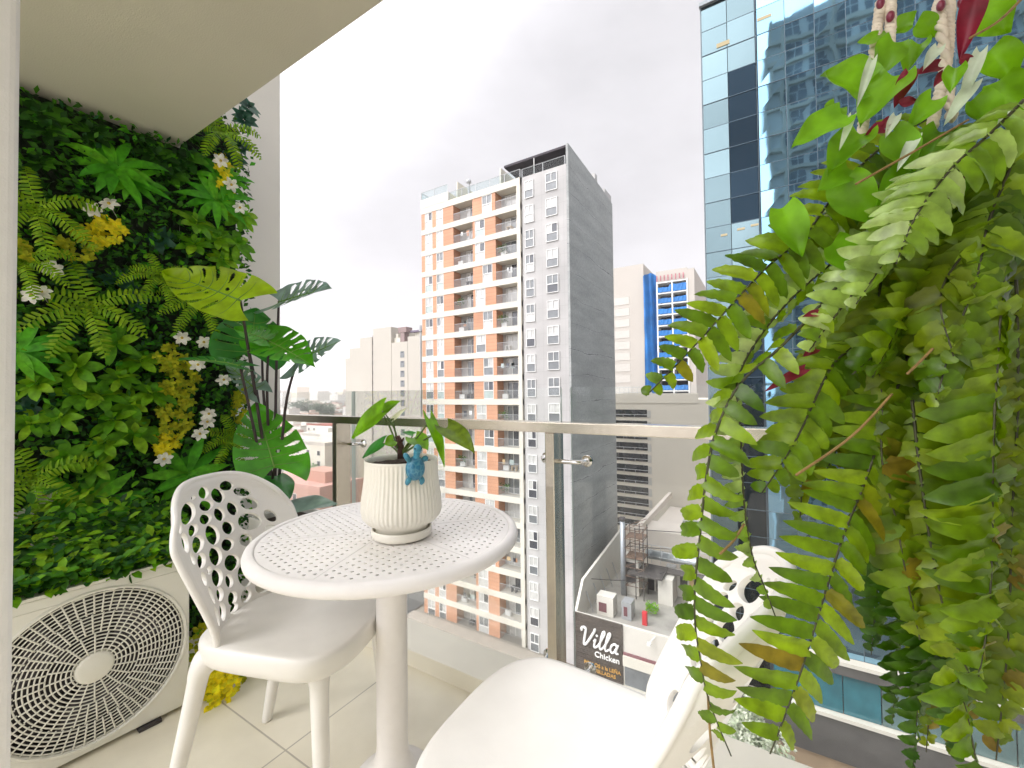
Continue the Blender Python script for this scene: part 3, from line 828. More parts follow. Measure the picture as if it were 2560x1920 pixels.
leaves = [((955, 1029), (868, 1092), .075, (.25, -.9, .75), 0, -.02), ((957, 1028), (996, 1001), .036, (.1, -.8, .5), 0, .01), ((958, 1108), (899, 1142), .042, (-.2, -.8, .6), 3, -.02),
          ((984, 1100), (962, 1112), .034, (0, -.9, .3), 0, -.03), ((1036, 1095), (1070, 1120), .052, (.3, -.9, .3), 0, -.02), ((1074, 1048), (1119, 1157), .034, (.6, -.8, .2), 0, -.05),
          ((1117, 1070), (1186, 1122), .060, (.2, -.8, .6), 1, -.03), ((1032, 1086), (1005, 1078), .018, (0, -.7, .8), 3, -.01), ((984, 1046), (1014, 1019), .014, (-.3, -.9, .2), 2, 0)]
for (bs, tp, W, nr, mi, dy) in leaves:
    b = MB(); bigleaf(b, pp(*bs, dy), pp(*tp, dy * 1.6), W, nr, bend=.3, cup=.14, wave=.02)
    lfo = b.build('leaf', [lf_broad, lf_hang3, mat('pale_spathe', (.6, .62, .42), rough=.5), lf_mon_dark][mi], an, smooth=True)
b = MB()
def stalk(b, pts, r0, r1, n=7):
    pth = bez(pts, 5); b.tube(pth, [r0 + (r1 - r0) * i / (len(pth) - 1) for i in range(len(pth))], n)
for (x, y, dy, via) in ((955, 1029, -.02, (975, 1070)), (958, 1028, .01, (985, 1070)), (958, 1108, -.02, (978, 1115)), (984, 1100, -.03, (990, 1112)), (1036, 1095, -.02, (1020, 1108)), (1074, 1048, -.05, (1050, 1085)), (1117, 1070, -.03, (1060, 1100)), (1032, 1086, -.01, (1022, 1110)), (984, 1046, 0, (988, 1080))):
    stalk(b, [pp(1002, 1138), pp(via[0], via[1], dy * .5), pp(x, y, dy)], .0032, .0016)
b.build('stems', stem_green, an, smooth=True)
b = MB(); b.tube([pp(1004, 1146), pp(1003, 1125), pp(998, 1105), pp(994, 1090)], [.012, .011, .008, .004], 9)
for k in range(10):
    b.leaf(pp(1000 + rnd(-5, 5), rnd(1098, 1135)), V((rnd(-1, 1), rnd(-1, 0), 1)), V((0, -1, 0)), .02, .008, 'lance', .2, .3, ns=3)
b.build('root_crown', mat('brown_crown', (.07, .03, .02), rough=.85, var=.5, vscale=60), an, smooth=True)

# ================================================================== turtle ornament clinging to the pot rim
def cyl_hit(x, y, r):
    d = ray(x, y).normalized(); o = EYE - V((PC.x, PC.y, 0))
    A = d.x ** 2 + d.y ** 2; B = 2 * (o.x * d.x + o.y * d.y); C_ = o.x ** 2 + o.y ** 2 - r * r
    return EYE + d * ((-B - math.sqrt(B * B - 4 * A * C_)) / (2 * A))
tp_ = cyl_hit(1037, 1166, .101)
nr_ = V((tp_.x - PC.x, tp_.y - PC.y, 0)).normalized(); su = V((0, 0, 1)); ss = su.cross(nr_).normalized()
M3 = Matrix((ss, nr_, su)).transposed()
def turtle_mat(name, a, c, groove):
    m, nt, out = newmat(name); b = N(nt, 'ShaderNodeBsdfPrincipled'); b.inputs['Roughness'].default_value = .28
    tc = N(nt, 'ShaderNodeTexCoord'); vo = N(nt, 'ShaderNodeTexVoronoi', feature='DISTANCE_TO_EDGE'); vo.inputs['Scale'].default_value = 85
    nt.links.new(tc.outputs['Object'], vo.inputs['Vector'])
    cr = N(nt, 'ShaderNodeValToRGB'); cr.color_ramp.elements[0].position = .02; cr.color_ramp.elements[1].position = .16
    cr.color_ramp.elements[0].color = rgba(groove); cr.color_ramp.elements[1].color = rgba(a)
    no = N(nt, 'ShaderNodeTexNoise'); no.inputs['Scale'].default_value = 60; nt.links.new(tc.outputs['Object'], no.inputs['Vector'])
    mx = N(nt, 'ShaderNodeMix', data_type='RGBA'); nt.links.new(vo.outputs['Distance'], cr.inputs['Fac']); nt.links.new(no.outputs['Fac'], mx.inputs['Factor'])
    nt.links.new(cr.outputs[0], mx.inputs[6]); mx.inputs[7].default_value = rgba(c)
    nt.links.new(mx.outputs[2], b.inputs['Base Color'])
    bp = N(nt, 'ShaderNodeBump'); bp.inputs['Strength'].default_value = .5; bp.inputs['Distance'].default_value = .002
    nt.links.new(vo.outputs['Distance'], bp.inputs['Height']); nt.links.new(bp.outputs['Normal'], b.inputs['Normal'])
    nt.links.new(b.outputs[0], out.inputs[0]); return m
blue_shell = turtle_mat('blue_shell', (.03, .22, .36), (.015, .11, .22), (.16, .42, .52))
blue_skin = mat('blue_skin', (.06, .32, .46), rough=.35, var=.5, vscale=90, bump=.2, bscale=300)
tu = thing('turtle_ornament', 'small blue ceramic turtle ornament clinging to the rim of the pot', 'ornament', tp_ - V((0, 0, .035)))
def tl(a, n_, u): return tp_ + ss * a + nr_ * n_ + su * u
b = MB(); b.ell(tl(0, .008, -.004), .0235, .016, .030, 24, 14, rot=M3); b.build('shell', blue_shell, tu, smooth=True)
b = MB(); b.ell(tl(0, .003, -.004), .0255, .008, .032, 24, 10, rot=M3)
b.tube(bez([tl(0, .008, .02), tl(.001, .012, .032), tl(.001, .016, .040)], 4), [.009, .0085, .008, .008, .008, .0085, .009, .009, .009], 10)
b.ell(tl(.001, .018, .046), .0105, .010, .0125, 12, 9, rot=M3); b.build('body', blue_skin, tu, smooth=True)
b = MB()
for sg in (-1, 1): b.ell(tl(.001 + sg * .0088, .023, .048), .002, .002, .002, 8, 6, rot=M3)
b.build('eyes', mat('black_eye', (.01, .01, .01), rough=.2), tu, smooth=True)
for pts in ([(-.017, .008, .016), (-.026, .010, .030), (-.030, .006, .036)], [(.017, .008, .014), (.026, .008, .020), (.030, .004, .012)], [(-.014, .006, -.026), (-.021, .006, -.036), (-.022, .004, -.044)], [(.012, .006, -.027), (.017, .006, -.038), (.014, .004, -.047)]):
    b = MB(); pth = bez([tl(*p) for p in pts], 5); k_ = len(pth)
    b.tube(pth, [.0055 + .003 * math.sin(math.pi * i / (k_ - 1)) - .003 * (i / (k_ - 1)) for i in range(k_)], 10)
    b.build('flipper', blue_skin, tu, smooth=True)

# ================================================================== monstera in its planter
mo = thing('monstera_plant', 'tall monstera with split leaves on dark stems in the corner by the railing', 'plant', (-1.93, 1.12, .55))
YM = 1.13
def mp_(x, y, dy=0): return atY(x, y, YM + dy)
def monstera(base, tip, W, nrm, m, bend=.3, cup=.12, slits=((.14, .20), (.26, .32), (.38, .44), (.50, .57), (.62, .70)), hole=True, fold=.0, name='leaf', label=None, gapw=.017):
    base, tip = V(base), V(tip); d = tip - base; L = d.length; d.normalize()
    s = d.cross(view_n(base, nrm)).normalized(); n = s.cross(d).normalized()
    NT, NS = 96, 84
    b = MB(); vs = []; fs = []
    def P_(t, q):
        w = W * .5 * (math.sin(math.pi * (t * .93 + .07) ** .58) ** .80 if t < 1 else 0)
        back = .30 * L * (abs(q) ** 1.4) * max(0, 1 - t * 1.9)
        p = base + d * (t * L - back) + s * (q * w * (1 - fold * abs(q) * .3))
        return p + n * (cup * W * abs(q) ** 1.5 - bend * L * t * t * .5 - fold * W * abs(q) * .5 + .012 * W * math.sin(t * 26 + abs(q) * 2) * abs(q))
    for i in range(NT + 1):
        for j in range(NS + 1): vs.append(P_(i / NT, 2 * j / NS - 1))
    hl = [(.22, .22, .02, .07), (.36, -.2, .018, .06), (.5, .2, .018, .05), (.44, -.24, .02, .07)]
    for i in range(NT):
        for j in range(NS):
            t = (i + .5) / NT; q = (2 * j + 1) / NS - 1; aq = abs(q); cut = False
            for k, (t0, t1) in enumerate(slits):
                off = .0 if q > 0 else .05
                tt = t0 + off + (t1 - t0) * (aq ** 1.3) * 2.2
                st = .30 + .22 * ((k * 7 + (q > 0) * 3) % 4) / 4
                en = 2 if (k + (q > 0)) % 2 else .93
                if st < aq < en and abs(t - tt) < gapw * min(1, (aq - st) * 4, (en - aq) * 9): cut = True
            if hole:
                for (ht, hq, a, c) in hl:
                    if ((t - ht - .1 * aq) / a) ** 2 + ((q - hq) / c) ** 2 < 1: cut = True
            if not cut:
                a = i * (NS + 1) + j; fs.append((a, a + 1, a + NS + 2, a + NS + 1))
    b.add(vs, fs)
    o = b.build(name, m, mo, smooth=True)
    bm = bmesh.new(); bm.from_mesh(o.data); bmesh.ops.delete(bm, geom=[v for v in bm.verts if not v.link_faces], context='VERTS'); bm.to_mesh(o.data); bm.free()
    b = MB(); mid = [P_(t / 12, 0) + n * .0006 for t in range(13)]
    b.tube(mid, [.0040 * (1 - t / 14) for t in range(13)], 6)
    for t0 in (.04, .16, .28, .41, .54, .67):
        for sg in (-1, 1):
            b.tube([P_(min(.98, t0 + .13 * q ** 1.4), sg * q * .85) + n * .0004 for q in [k / 6 for k in range(7)]], [.0022 * (1 - k / 8) for k in range(7)], 4)
    vn = b.build('vein', lf_vein, o, smooth=True)
    if label: o['label'] = label
    return o
lf_vein = mat('leaf_vein', (.16, .34, .04), rough=.5, var=.2)
ST = mp_(690, 1262)
mleaves = [
    ((602, 752, -.24), (400, 668, -.40), .25, (.15, -1, .45), lf_mon_lime, .22, .10, 'lime yellow-green leaf'),
    ((697, 756, .03), (822, 712, .06), .21, (-.1, -.75, .6), lf_mon_grey, .12, .12, 'grey-green leaf'),
    ((625, 885, -.06), (640, 770, -.04), .33, (.1, -1, .1), lf_mon_dark, .08, .06, 'dark green leaf'),
    ((668, 852, -.06), (775, 895, -.10), .21, (-.1, -1, .5), lf_mon, .25, .10, None),
    ((738, 905, .0), (846, 848, .02), .17, (.1, -.9, .5), lf_mon_grey, .1, .05, 'grey-green leaf'),
    ((686, 1170, -.07), (640, 1005, -.05), .30, (.3, -1, .2), lf_mon, .15, .08, None),
    ((668, 850, -.07), (585, 815, -.16), .15, (.1, -.6, .8), lf_mon, .25, .1, None),
    ((640, 975, -.1), (565, 900, -.2), .12, (.3, -.8, .5), lf_mon_grey, .3, .1, 'grey-green leaf'),
    ((600, 915, -.2), (450, 876, -.36), .09, (.2, -.35, .9), lf_mon_dark, .4, .1, 'dark green leaf'),
]
for (bs, tp, W, nr, m, bend, cup, lab) in mleaves:
    monstera(mp_(*bs), mp_(*tp), W, nr, m, bend, cup, label=lab, gapw=.03 if m is lf_mon_grey else .016)
for (bs, tp, W, nr, m) in (((690, 1190, -.03), (725, 1232, -.06), .12, (.4, -1, .4), lf_mon_dark), ((640, 1180, -.03), (560, 1195, -.08), .10, (.2, -.7, .8), lf_mon), ((600, 1190, 0), (490, 1175, -.03), .07, (.2, -.8, .6), lf_mon_grey), ((722, 1262, -.05), (828, 1240, -.02), .105, (.1, -.8, .7), lf_mon_grey)):
    b = MB(); bigleaf(b, mp_(*bs), mp_(*tp), W, nr, bend=.3, cup=-.06, wave=.03); b.build('leaf', m, mo, smooth=True)
for (x, y, dy, vx, vy, bx) in ((600, 748, -.24, 622, 880, 690), (697, 752, .03, 690, 960, 680), (625, 885, -.06, 645, 1000, 684), (672, 857, -.06, 668, 1010, 672), (740, 912, 0, 712, 1030, 690), (686, 1170, -.07, 680, 1215, 684), (600, 915, -.2, 632, 1060, 676), (655, 870, .02, 660, 1000, 690), (722, 1262, -.05, 710, 1270, 700)):
    b = MB(); stalk(b, [ST + V(((bx - 690) * .001, 0, -.1)), mp_(vx, vy, dy * .6), mp_(x, y, dy)], .0078, .0048, 9); b.build('stem', stem_dark, mo, smooth=True)
pl = thing('planter', 'white square planter box in the corner holding the monstera', 'planter', (-1.85, 1.12, 0))
b = MB()
x0, x1, y0, y1, z1 = -2.00, -1.70, 1.00, 1.235, .565
b.box(x0, x1, y0, y0 + .012, 0, z1); b.box(x0, x1, y1 - .012, y1, 0, z1); b.box(x0, x0 + .012, y0 + .012, y1 - .012, 0, z1); b.box(x1 - .012, x1, y0 + .012, y1 - .012, 0, z1); b.box(x0 + .012, x1 - .012, y0 + .012, y1 - .012, 0, .02)
bevel(b.build('planter_box', plastic, pl), .003)
b = MB(); b.box(x0 + .012, x1 - .012, y0 + .012, y1 - .012, .45, z1 - .025); b.build('soil', soil, pl)
# ================================================================== hanging fern in the foreground
hf = thing('hanging_fern', 'large hanging fern with long drooping yellow-green fronds in the foreground', 'plant', atD(2330, 420, .60))
D0 = .46
def fpath(pts, d0=D0, d1=None):
    d1 = d0 if d1 is None else d1
    return bez([atD(x, y, d0 + (d1 - d0) * i / max(1, len(pts) - 1)) for i, (x, y) in enumerate(pts)], 6)
tc_n = (-fw + V((0, 0, .25))).normalized()
def hang(pts, d0, d1=None, L=.042, W=.019, sp=.0185, m=0, n=None, **kw):
    b = MB(); mats = [[lf_hang, lf_hang2, lf_hang3, lf_hangp][m], stem_fern]
    frond(b, fpath(pts, d0, d1), L, n or tc_n, sp, W=W * (.74 if m == 3 else .95), ms=1, stem=.0018, ns=11, ser=.09, **kw)
    return b.build('frond', mats, hf, smooth=True)
# traced from the nearest fronds (image pixels carried out to each frond's own distance)
hang([(2330,290),(2216,360),(2112,455),(2010,590),(1921,665),(1847,742),(1761,838),(1700,903),(1615,990)], .52, .44, droop=.1, L=.046, W=.019, sp=.018, roll=.1, curl=.35)
hang([(2300,420),(2190,560),(2100,640),(1985,740),(1900,840),(1850,930),(1842,1000),(1852,1100),(1856,1200),(1866,1310),(1884,1400),(1912,1470),(1938,1540)], .50, .43, droop=.25, L=.036, W=.022, sp=.0155, roll=-.55, curl=1.2, fold=.25, m=3, taper=.55)
hang([(2090,720),(1960,860),(1850,960),(1790,1080),(1765,1200),(1750,1340),(1738,1460),(1738,1560),(1750,1640),(1772,1750),(1828,1890)], .46, .42, droop=.2, L=.040, W=.018, sp=.0205, roll=.95, curl=.9, m=0, taper=.8, gap=.16)
hang([(2400,560),(2300,800),(2230,1010),(2155,1222),(2116,1317),(2073,1447),(2043,1547),(2004,1673),(1960,1794),(1925,1885)], .50, .40, droop=.08, L=.060, W=.0185, sp=.0175, roll=-.12, curl=.4, m=0, taper=.9)
hang([(2200,780),(2140,860),(2077,920),(2004,1072),(1960,1150),(1905,1232)], .50, .46, droop=.25, L=.045, W=.020, sp=.0165, roll=.25, curl=.7)
hang([(2330,420),(2250,560),(2205,690),(2190,850),(2205,1000),(2205,1150),(2240,1300),(2262,1420),(2300,1600)], .50, .45, droop=.3, L=.054, W=.029, sp=.0185, roll=.3, curl=1.0, m=2, fold=.1)
hang([(2520,420),(2515,600),(2503,755),(2490,950),(2481,1167),(2480,1350),(2470,1550),(2440,1720)], .44, .40, droop=.3, L=.060, W=.031, sp=.019, roll=-.3, curl=1.1, m=0, fold=.1)
hang([(2420,640),(2440,850),(2440,1100),(2430,1350),(2415,1600),(2380,1850)], .58, .55, droop=.3, L=.05, W=.025, sp=.017, roll=.4, curl=.8, m=1)
hang([(2380,500),(2330,760),(2290,1000),(2270,1250),(2310,1500),(2350,1700),(2400,1900)], .62, .58, droop=.3, L=.05, W=.025, sp=.017, roll=-.3, curl=.8, m=1)
hang([(2260,500),(2150,700),(2080,850),(2040,1010),(2010,1180),(2000,1300)], .56, .52, droop=.3, L=.045, W=.023, sp=.016, roll=.5, curl=.9, m=2, fold=.2)
hang([(2540,700),(2545,1000),(2530,1300),(2520,1600),(2490,1900)], .52, .48, droop=.4, L=.05, W=.027, sp=.018, roll=.5, curl=.9, m=2)
hang([(2500,1200),(2450,1450),(2390,1640),(2420,1800),(2450,1950)], .50, .44, droop=.3, L=.05, W=.026, sp=.018, roll=-.5, curl=.8, m=0)
hang([(2310,380),(2240,440),(2120,520),(2000,610),(1930,650)], .54, .48, droop=.2, L=.042, W=.022, sp=.016, roll=.6, curl=.8, m=2)
hang([(2400,380),(2280,560),(2160,700),(2080,800),(2020,880)], .48, .44, droop=.3, L=.044, W=.026, sp=.0165, roll=-.5, curl=1.1, fold=.3, m=3)
hang([(2450,300),(2400,420),(2300,520),(2220,640),(2140,760)], .46, .42, droop=.3, L=.046, W=.026, sp=.017, roll=-.6, curl=1.1, fold=.3, m=3)
hang([(2560,250),(2480,330),(2380,420),(2290,540),(2240,660)], .42, .40, droop=.3, L=.042, W=.024, sp=.016, roll=.4, curl=.9, m=3)
hang([(2550,330),(2520,430),(2470,560),(2440,700),(2380,860),(2340,1000)], .44, .42, droop=.3, L=.046, W=.026, sp=.017, roll=.6, curl=1.0, m=0, fold=.2)
hang([(2600,420),(2560,560),(2500,700),(2460,900),(2380,1080)], .50, .46, droop=.3, L=.046, W=.026, sp=.017, roll=-.5, curl=1.0, m=1, fold=.2)
hang([(2350,600),(2300,720),(2240,880),(2170,1010),(2100,1110),(2060,1190)], .54, .50, droop=.3, L=.045, W=.022, sp=.0165, roll=.2, curl=.7, m=2)
hang([(2280,1000),(2300,1180),(2330,1380),(2370,1560),(2430,1700)], .47, .43, droop=.2, L=.04, W=.02, sp=.017, roll=.7, curl=.7, m=2)
for k in range(32):
    x0 = rnd(2240, 2640); y0 = rnd(330, 800); x3 = x0 + rnd(-160, 60); ln = rnd(700, 1250); dd = rnd(.60, .82)
    hang([(x0, y0), (x0 + rnd(-30, 30), y0 + ln * .33), (x3 + 40, y0 + ln * .66), (x3, y0 + ln)], dd, dd - .03, droop=rnd(.2, .4), L=.05, W=.026, sp=.018, roll=rnd(-.8, .8), curl=rnd(.6, 1.1), m=1 if k % 4 else 2)
for k in range(9):
    x0 = rnd(2330, 2560); y0 = rnd(300, 520); dd = rnd(.46, .6)
    hang([(x0, y0), (x0 - rnd(20, 90), y0 + 130), (x0 - rnd(60, 190), y0 + 300), (x0 - rnd(90, 260), y0 + 470)], dd, dd - .05, droop=rnd(.2, .4), L=.043, W=.025, sp=.0165, roll=rnd(-.8, .8), curl=rnd(.7, 1.2), fold=rnd(0, .3), m=random.choice((0, 0, 2)))
for pts in ([(2437,725),(2350,850),(2268,935)], [(2230,985),(2130,1090),(1990,1188)], [(2420,300),(2300,370),(2140,460)], [(2570,-20),(2500,50),(2425,95)], [(2480,360),(2420,430),(2290,600)], [(1860,1310),(1835,1350),(1800,1385)], [(1770,1740),(1775,1830),(1785,1925)]):
    b = MB(); b.tube(fpath(pts, .44, .42), .0013, 6); b.build('dry_stem', stem_dry, hf, smooth=True)

# broad-leaved trailing plant sharing the hanger
tr = thing('trailing_plant', 'broad-leaved trailing plant with dark red leaves at the top of the hanging fern', 'plant', atD(2300, 250, .52))
def bl(x0, y0, x1, y1, wpx, m, d=.47, dd=0, tilt=(0, 0, 0), bend=.35, cup=.15, name='leaf'):
    a, c = atD(x0, y0, d), atD(x1, y1, d + dd)
    b = MB(); bigleaf(b, a, c, wpx * d / FPX, (tilt[0], -1, .25 + tilt[2]), bend=bend, cup=cup + rnd(-.05, .16), lobes=.09, wave=.06)
    return b.build(name, m, tr, smooth=True)
for (x0, y0, x1, y1, w_, d, dd, tl_) in ((2165,215,2062,178,105,.47,.0,(0,0,.4)), (2236,105,2192,190,75,.48,.0,(.3,0,0)), (2282,62,2204,90,60,.50,.02,(0,0,.5)), (2290,60,2348,88,60,.50,0,(.2,0,.3)), (2236,190,2150,300,105,.46,0,(-.3,0,.1)), (2105,285,1985,352,85,.45,0,(0,0,.3)), (2090,268,2060,325,60,.46,0,(.5,0,.1)), (2150,335,2070,425,90,.46,0,(-.2,0,.2)), (2225,335,2295,425,85,.45,0,(.3,0,.3)), (2300,110,2262,180,55,.50,0,(-.4,0,.1)), (2330,250,2270,320,60,.45,0,(.4,0,.2)), (2390,170,2375,230,45,.44,0,(0,0,.2)), (2440,20,2530,80,90,.52,0,(0,0,.2)), (2470,130,2540,200,80,.50,0,(.2,0,.2)), (2500,200,2560,290,80,.48,0,(-.3,0,.3)), (2430,250,2490,320,70,.46,0,(.2,0,.4)), (2120,420,2050,470,70,.47,0,(.3,0,.2)), (2110,450,2180,560,95,.47,0,(-.3,0,.2)), (2350,330,2300,420,80,.47,0,(.3,0,.1)), (2420,430,2360,520,85,.48,0,(.3,0,.1)), (2160,110,2235,60,40,.49,0,(.3,0,.6)), (1955,520,2010,640,80,.47,0,(.1,0,.3)), (2080,610,2170,690,80,.47,0,(.1,0,.3)), (2290,430,2190,520,90,.46,0,(.2,0,.3))):
    bl(x0, y0, x1, y1, w_, lf_broad, d, dd, tl_)
for (x0, y0, x1, y1, w_) in ((2450,130,2400,260,30),(2436,205,2365,300,32),(2345,120,2310,170,30),(2180,150,2145,260,22),(2130,290,2100,370,18),(2290,340,2245,420,26),(2530,270,2495,310,24),(2535,320,2500,370,24),(2240,290,2215,340,24)):
    bl(x0, y0, x1, y1, w_, lf_pale, .445, 0, (.2, 0, .3))
for (x0, y0, x1, y1, w_) in ((2440,-10,2402,140,52),(2275,182,2238,262,38),(2345,165,2290,182,32),(2250,262,2300,245,26),(2400,148,2440,160,24),(2206,320,2165,335,34),(2225,300,2195,330,24),(2045,783,2008,790,20),(2050,815,2020,828,18),(2040,872,2008,890,24),(2012,922,1915,972,26),(2360,185,2335,215,24)):
    bl(x0, y0, x1, y1, w_, lf_red, .45, 0, (.1, 0, .1), name='red_leaf')
# cord hanger and its basket
hg = thing('cord_hanger', 'cream twisted cord plant hanger with dark red beads above the fern', 'plant hanger', atD(2300, -300, .52))
cordm = mat('cream_cord', (.70, .62, .50), rough=.9, var=.12, vscale=60, bump=.15, bscale=200)
bead = mat('dark_red_bead', (.20, .02, .05), rough=.35, var=.3, vscale=60)
for pts, bd in (([(2300,-420),(2215,-60),(2195,60),(2187,120),(2160,300),(2152,360)], [(2201,8)]), ([(2300,-420),(2240,-80),(2228,0),(2226,60),(2222,150)], [(2226,41)]), ([(2300,-420),(2368,-40),(2372,60),(2366,157),(2342,262),(2330,320)], []), ([(2300,-420),(2350,-60),(2345,20),(2352,60),(2380,300)], [(2352,14),(2405,6)])):
    pth = bez([atD(x, y, .52 - .04 * i / 5) for i, (x, y) in enumerate(pts)], 26)
    b = MB()
    for ph in (0, math.pi):
        q = []
        for i, p in enumerate(pth):
            a = i * .95 + ph; q.append(p + (rt2 * math.cos(a) + fw * math.sin(a)) * .0026)
        b.tube(q, .0036, 7)
    b.build('cord', cordm, hg, smooth=True)
    for (x, y) in bd:
        b = MB(); b.ell(atD(x, y, .49), .0042, .0042, .0062, 14, 9); b.build('bead', bead, hg, smooth=True)
b = MB(); b.lathe([(0, -.10), (.07, -.095), (.095, -.05), (.105, 0), (.108, .006), (.10, .004), (.095, -.01), (0, -.012)], c=atD(2420, 480, .72), n=36)
tag(b.build('hanging_basket', mat('coir_basket', (.10, .055, .03), rough=.95, var=.6, vscale=60, bump=1, bscale=120), smooth=True, origin=atD(2420, 480, .72)), 'brown coir basket hidden inside the hanging fern', 'basket')
# ================================================================== the city outside
GZ = -27.0
def brickline(name, c, c_line, bw, rh, ms=.02, rough=.7, var=.05, off=0, vertical='y', c_b=None):
    """panel cladding with fine joints on upright walls"""
    m, nt, out = newmat(name); b = N(nt, 'ShaderNodeBsdfPrincipled'); b.inputs['Roughness'].default_value = rough
    tc = N(nt, 'ShaderNodeTexCoord'); sx = N(nt, 'ShaderNodeSeparateXYZ'); cx = N(nt, 'ShaderNodeCombineXYZ')
    nt.links.new(tc.outputs['Object'], sx.inputs[0])
    ad = N(nt, 'ShaderNodeMath', operation='ADD'); nt.links.new(sx.outputs['X'], ad.inputs[0]); nt.links.new(sx.outputs['Y'], ad.inputs[1])
    nt.links.new(ad.outputs[0], cx.inputs['X']); nt.links.new(sx.outputs['Z'], cx.inputs['Y'])
    br = N(nt, 'ShaderNodeTexBrick'); br.offset = off
    br.inputs['Scale'].default_value = 1; br.inputs['Brick Width'].default_value = bw; br.inputs['Row Height'].default_value = rh
    br.inputs['Mortar Size'].default_value = ms; br.inputs['Mortar Smooth'].default_value = .1
    br.inputs['Color1'].default_value = rgba(c); br.inputs['Color2'].default_value = rgba(c_b or tuple(v * (1 - var) for v in c)); br.inputs['Mortar'].default_value = rgba(c_line)
    nt.links.new(cx.outputs[0], br.inputs['Vector'])
    no = N(nt, 'ShaderNodeTexNoise'); no.inputs['Scale'].default_value = .35; no.inputs['Detail'].default_value = 8; nt.links.new(tc.outputs['Object'], no.inputs['Vector'])
    mr = N(nt, 'ShaderNodeMapRange'); mr.inputs['From Min'].default_value = .3; mr.inputs['From Max'].default_value = .7; mr.inputs['To Min'].default_value = .86; mr.inputs['To Max'].default_value = 1.05
    nt.links.new(no.outputs['Fac'], mr.inputs['Value'])
    hs = N(nt, 'ShaderNodeHueSaturation'); nt.links.new(mr.outputs[0], hs.inputs['Value']); nt.links.new(br.outputs['Color'], hs.inputs['Color'])
    nt.links.new(hs.outputs[0], b.inputs['Base Color']); nt.links.new(b.outputs[0], out.inputs[0]); return m
white_band = mat('white_render', (.64, .61, .53), rough=.8, var=.07, vscale=.6)
terracotta = brickline('terracotta_cladding', (.58, .30, .18), (.42, .20, .12), 4, .42, .018, var=.1)
grey_panel = brickline('pale_grey_cladding', (.46, .45, .44), (.39, .38, .37), 2.6, 1.38, .02, var=.04)
recess_grey = mat('recess_grey', (.44, .43, .41), rough=.8, var=.1, vscale=1)
frame_white = mat('window_frame_white', (.72, .72, .70), rough=.5, var=.03)
rail_grey = mat('railing_grey', (.42, .43, .44), rough=.4, metal=.3, var=.1)
def wglass(name, c, rough=.08, var=.3):
    return mat(name, c, rough=rough, spec=.8, var=var, vscale=1.3)
gl_dark = wglass('dark_glass', (.06, .065, .08)); gl_mid = wglass('grey_glass', (.19, .205, .215)); gl_light = wglass('curtained_glass', (.58, .58, .56)); gl_teal = wglass('greenish_glass', (.42, .50, .48)); gl_warm = wglass('warm_curtain', (.60, .44, .25))
def conc_mat():
    m, nt, out = newmat('board_concrete'); b = N(nt, 'ShaderNodeBsdfPrincipled'); b.inputs['Roughness'].default_value = .9
    tc = N(nt, 'ShaderNodeTexCoord')
    n1 = N(nt, 'ShaderNodeTexNoise'); n1.inputs['Scale'].default_value = 5; n1.inputs['Detail'].default_value = 10; n1.inputs['Roughness'].default_value = .7
    nt.links.new(tc.outputs['Object'], n1.inputs['Vector'])
    mp = N(nt, 'ShaderNodeMapping'); mp.inputs['Scale'].default_value = (.2, .18, 1.0); nt.links.new(tc.outputs['Object'], mp.inputs['Vector'])
    n2 = N(nt, 'ShaderNodeTexNoise'); n2.inputs['Scale'].default_value = 1.0; n2.inputs['Detail'].default_value = 5; nt.links.new(mp.outputs[0], n2.inputs['Vector'])
    # pour joints, one per storey, ragged
    sx = N(nt, 'ShaderNodeSeparateXYZ'); nt.links.new(tc.outputs['Object'], sx.inputs[0])
    m0 = N(nt, 'ShaderNodeMath', operation='MULTIPLY_ADD'); m0.inputs[1].default_value = 1.1; nt.links.new(n2.outputs['Fac'], m0.inputs[0]); nt.links.new(sx.outputs['Z'], m0.inputs[2])
    md = N(nt, 'ShaderNodeMath', operation='PINGPONG'); md.inputs[1].default_value = 1.3815; nt.links.new(m0.outputs[0], md.inputs[0])
    cr = N(nt, 'ShaderNodeValToRGB'); e = cr.color_ramp.elements
    e[0].position = 0; e[0].color = (.42, .42, .42, 1); e[1].position = .10; e[1].color = (1, 1, 1, 1)
    x = e.new(.05); x.color = (1.25, 1.25, 1.25, 1); x = e.new(.03); x.color = (.78, .78, .78, 1)
    nt.links.new(md.outputs[0], cr.inputs['Fac'])
    c2 = N(nt, 'ShaderNodeValToRGB'); c2.color_ramp.elements[0].position = .35; c2.color_ramp.elements[0].color = (.27, .28, .275, 1); c2.color_ramp.elements[1].position = .66; c2.color_ramp.elements[1].color = (.44, .45, .44, 1)
    mxx = N(nt, 'ShaderNodeMix', data_type='RGBA'); mxx.inputs['Factor'].default_value = .4
    nt.links.new(n1.outputs['Fac'], mxx.inputs[6]); nt.links.new(n2.outputs['Fac'], mxx.inputs[7]); nt.links.new(mxx.outputs[2], c2.inputs['Fac'])
    mu = N(nt, 'ShaderNodeMix', data_type='RGBA', blend_type='MULTIPLY'); mu.inputs['Factor'].default_value = 1
    nt.links.new(c2.outputs[0], mu.inputs[6]); nt.links.new(cr.outputs[0], mu.inputs[7]); nt.links.new(mu.outputs[2], b.inputs['Base Color'])
    bp = N(nt, 'ShaderNodeBump'); bp.inputs['Strength'].default_value = .5; bp.inputs['Distance'].default_value = .12; nt.links.new(n1.outputs['Fac'], bp.inputs['Height']); nt.links.new(bp.outputs['Normal'], b.inputs['Normal'])
    nt.links.new(b.outputs[0], out.inputs[0]); return m
concrete = conc_mat()

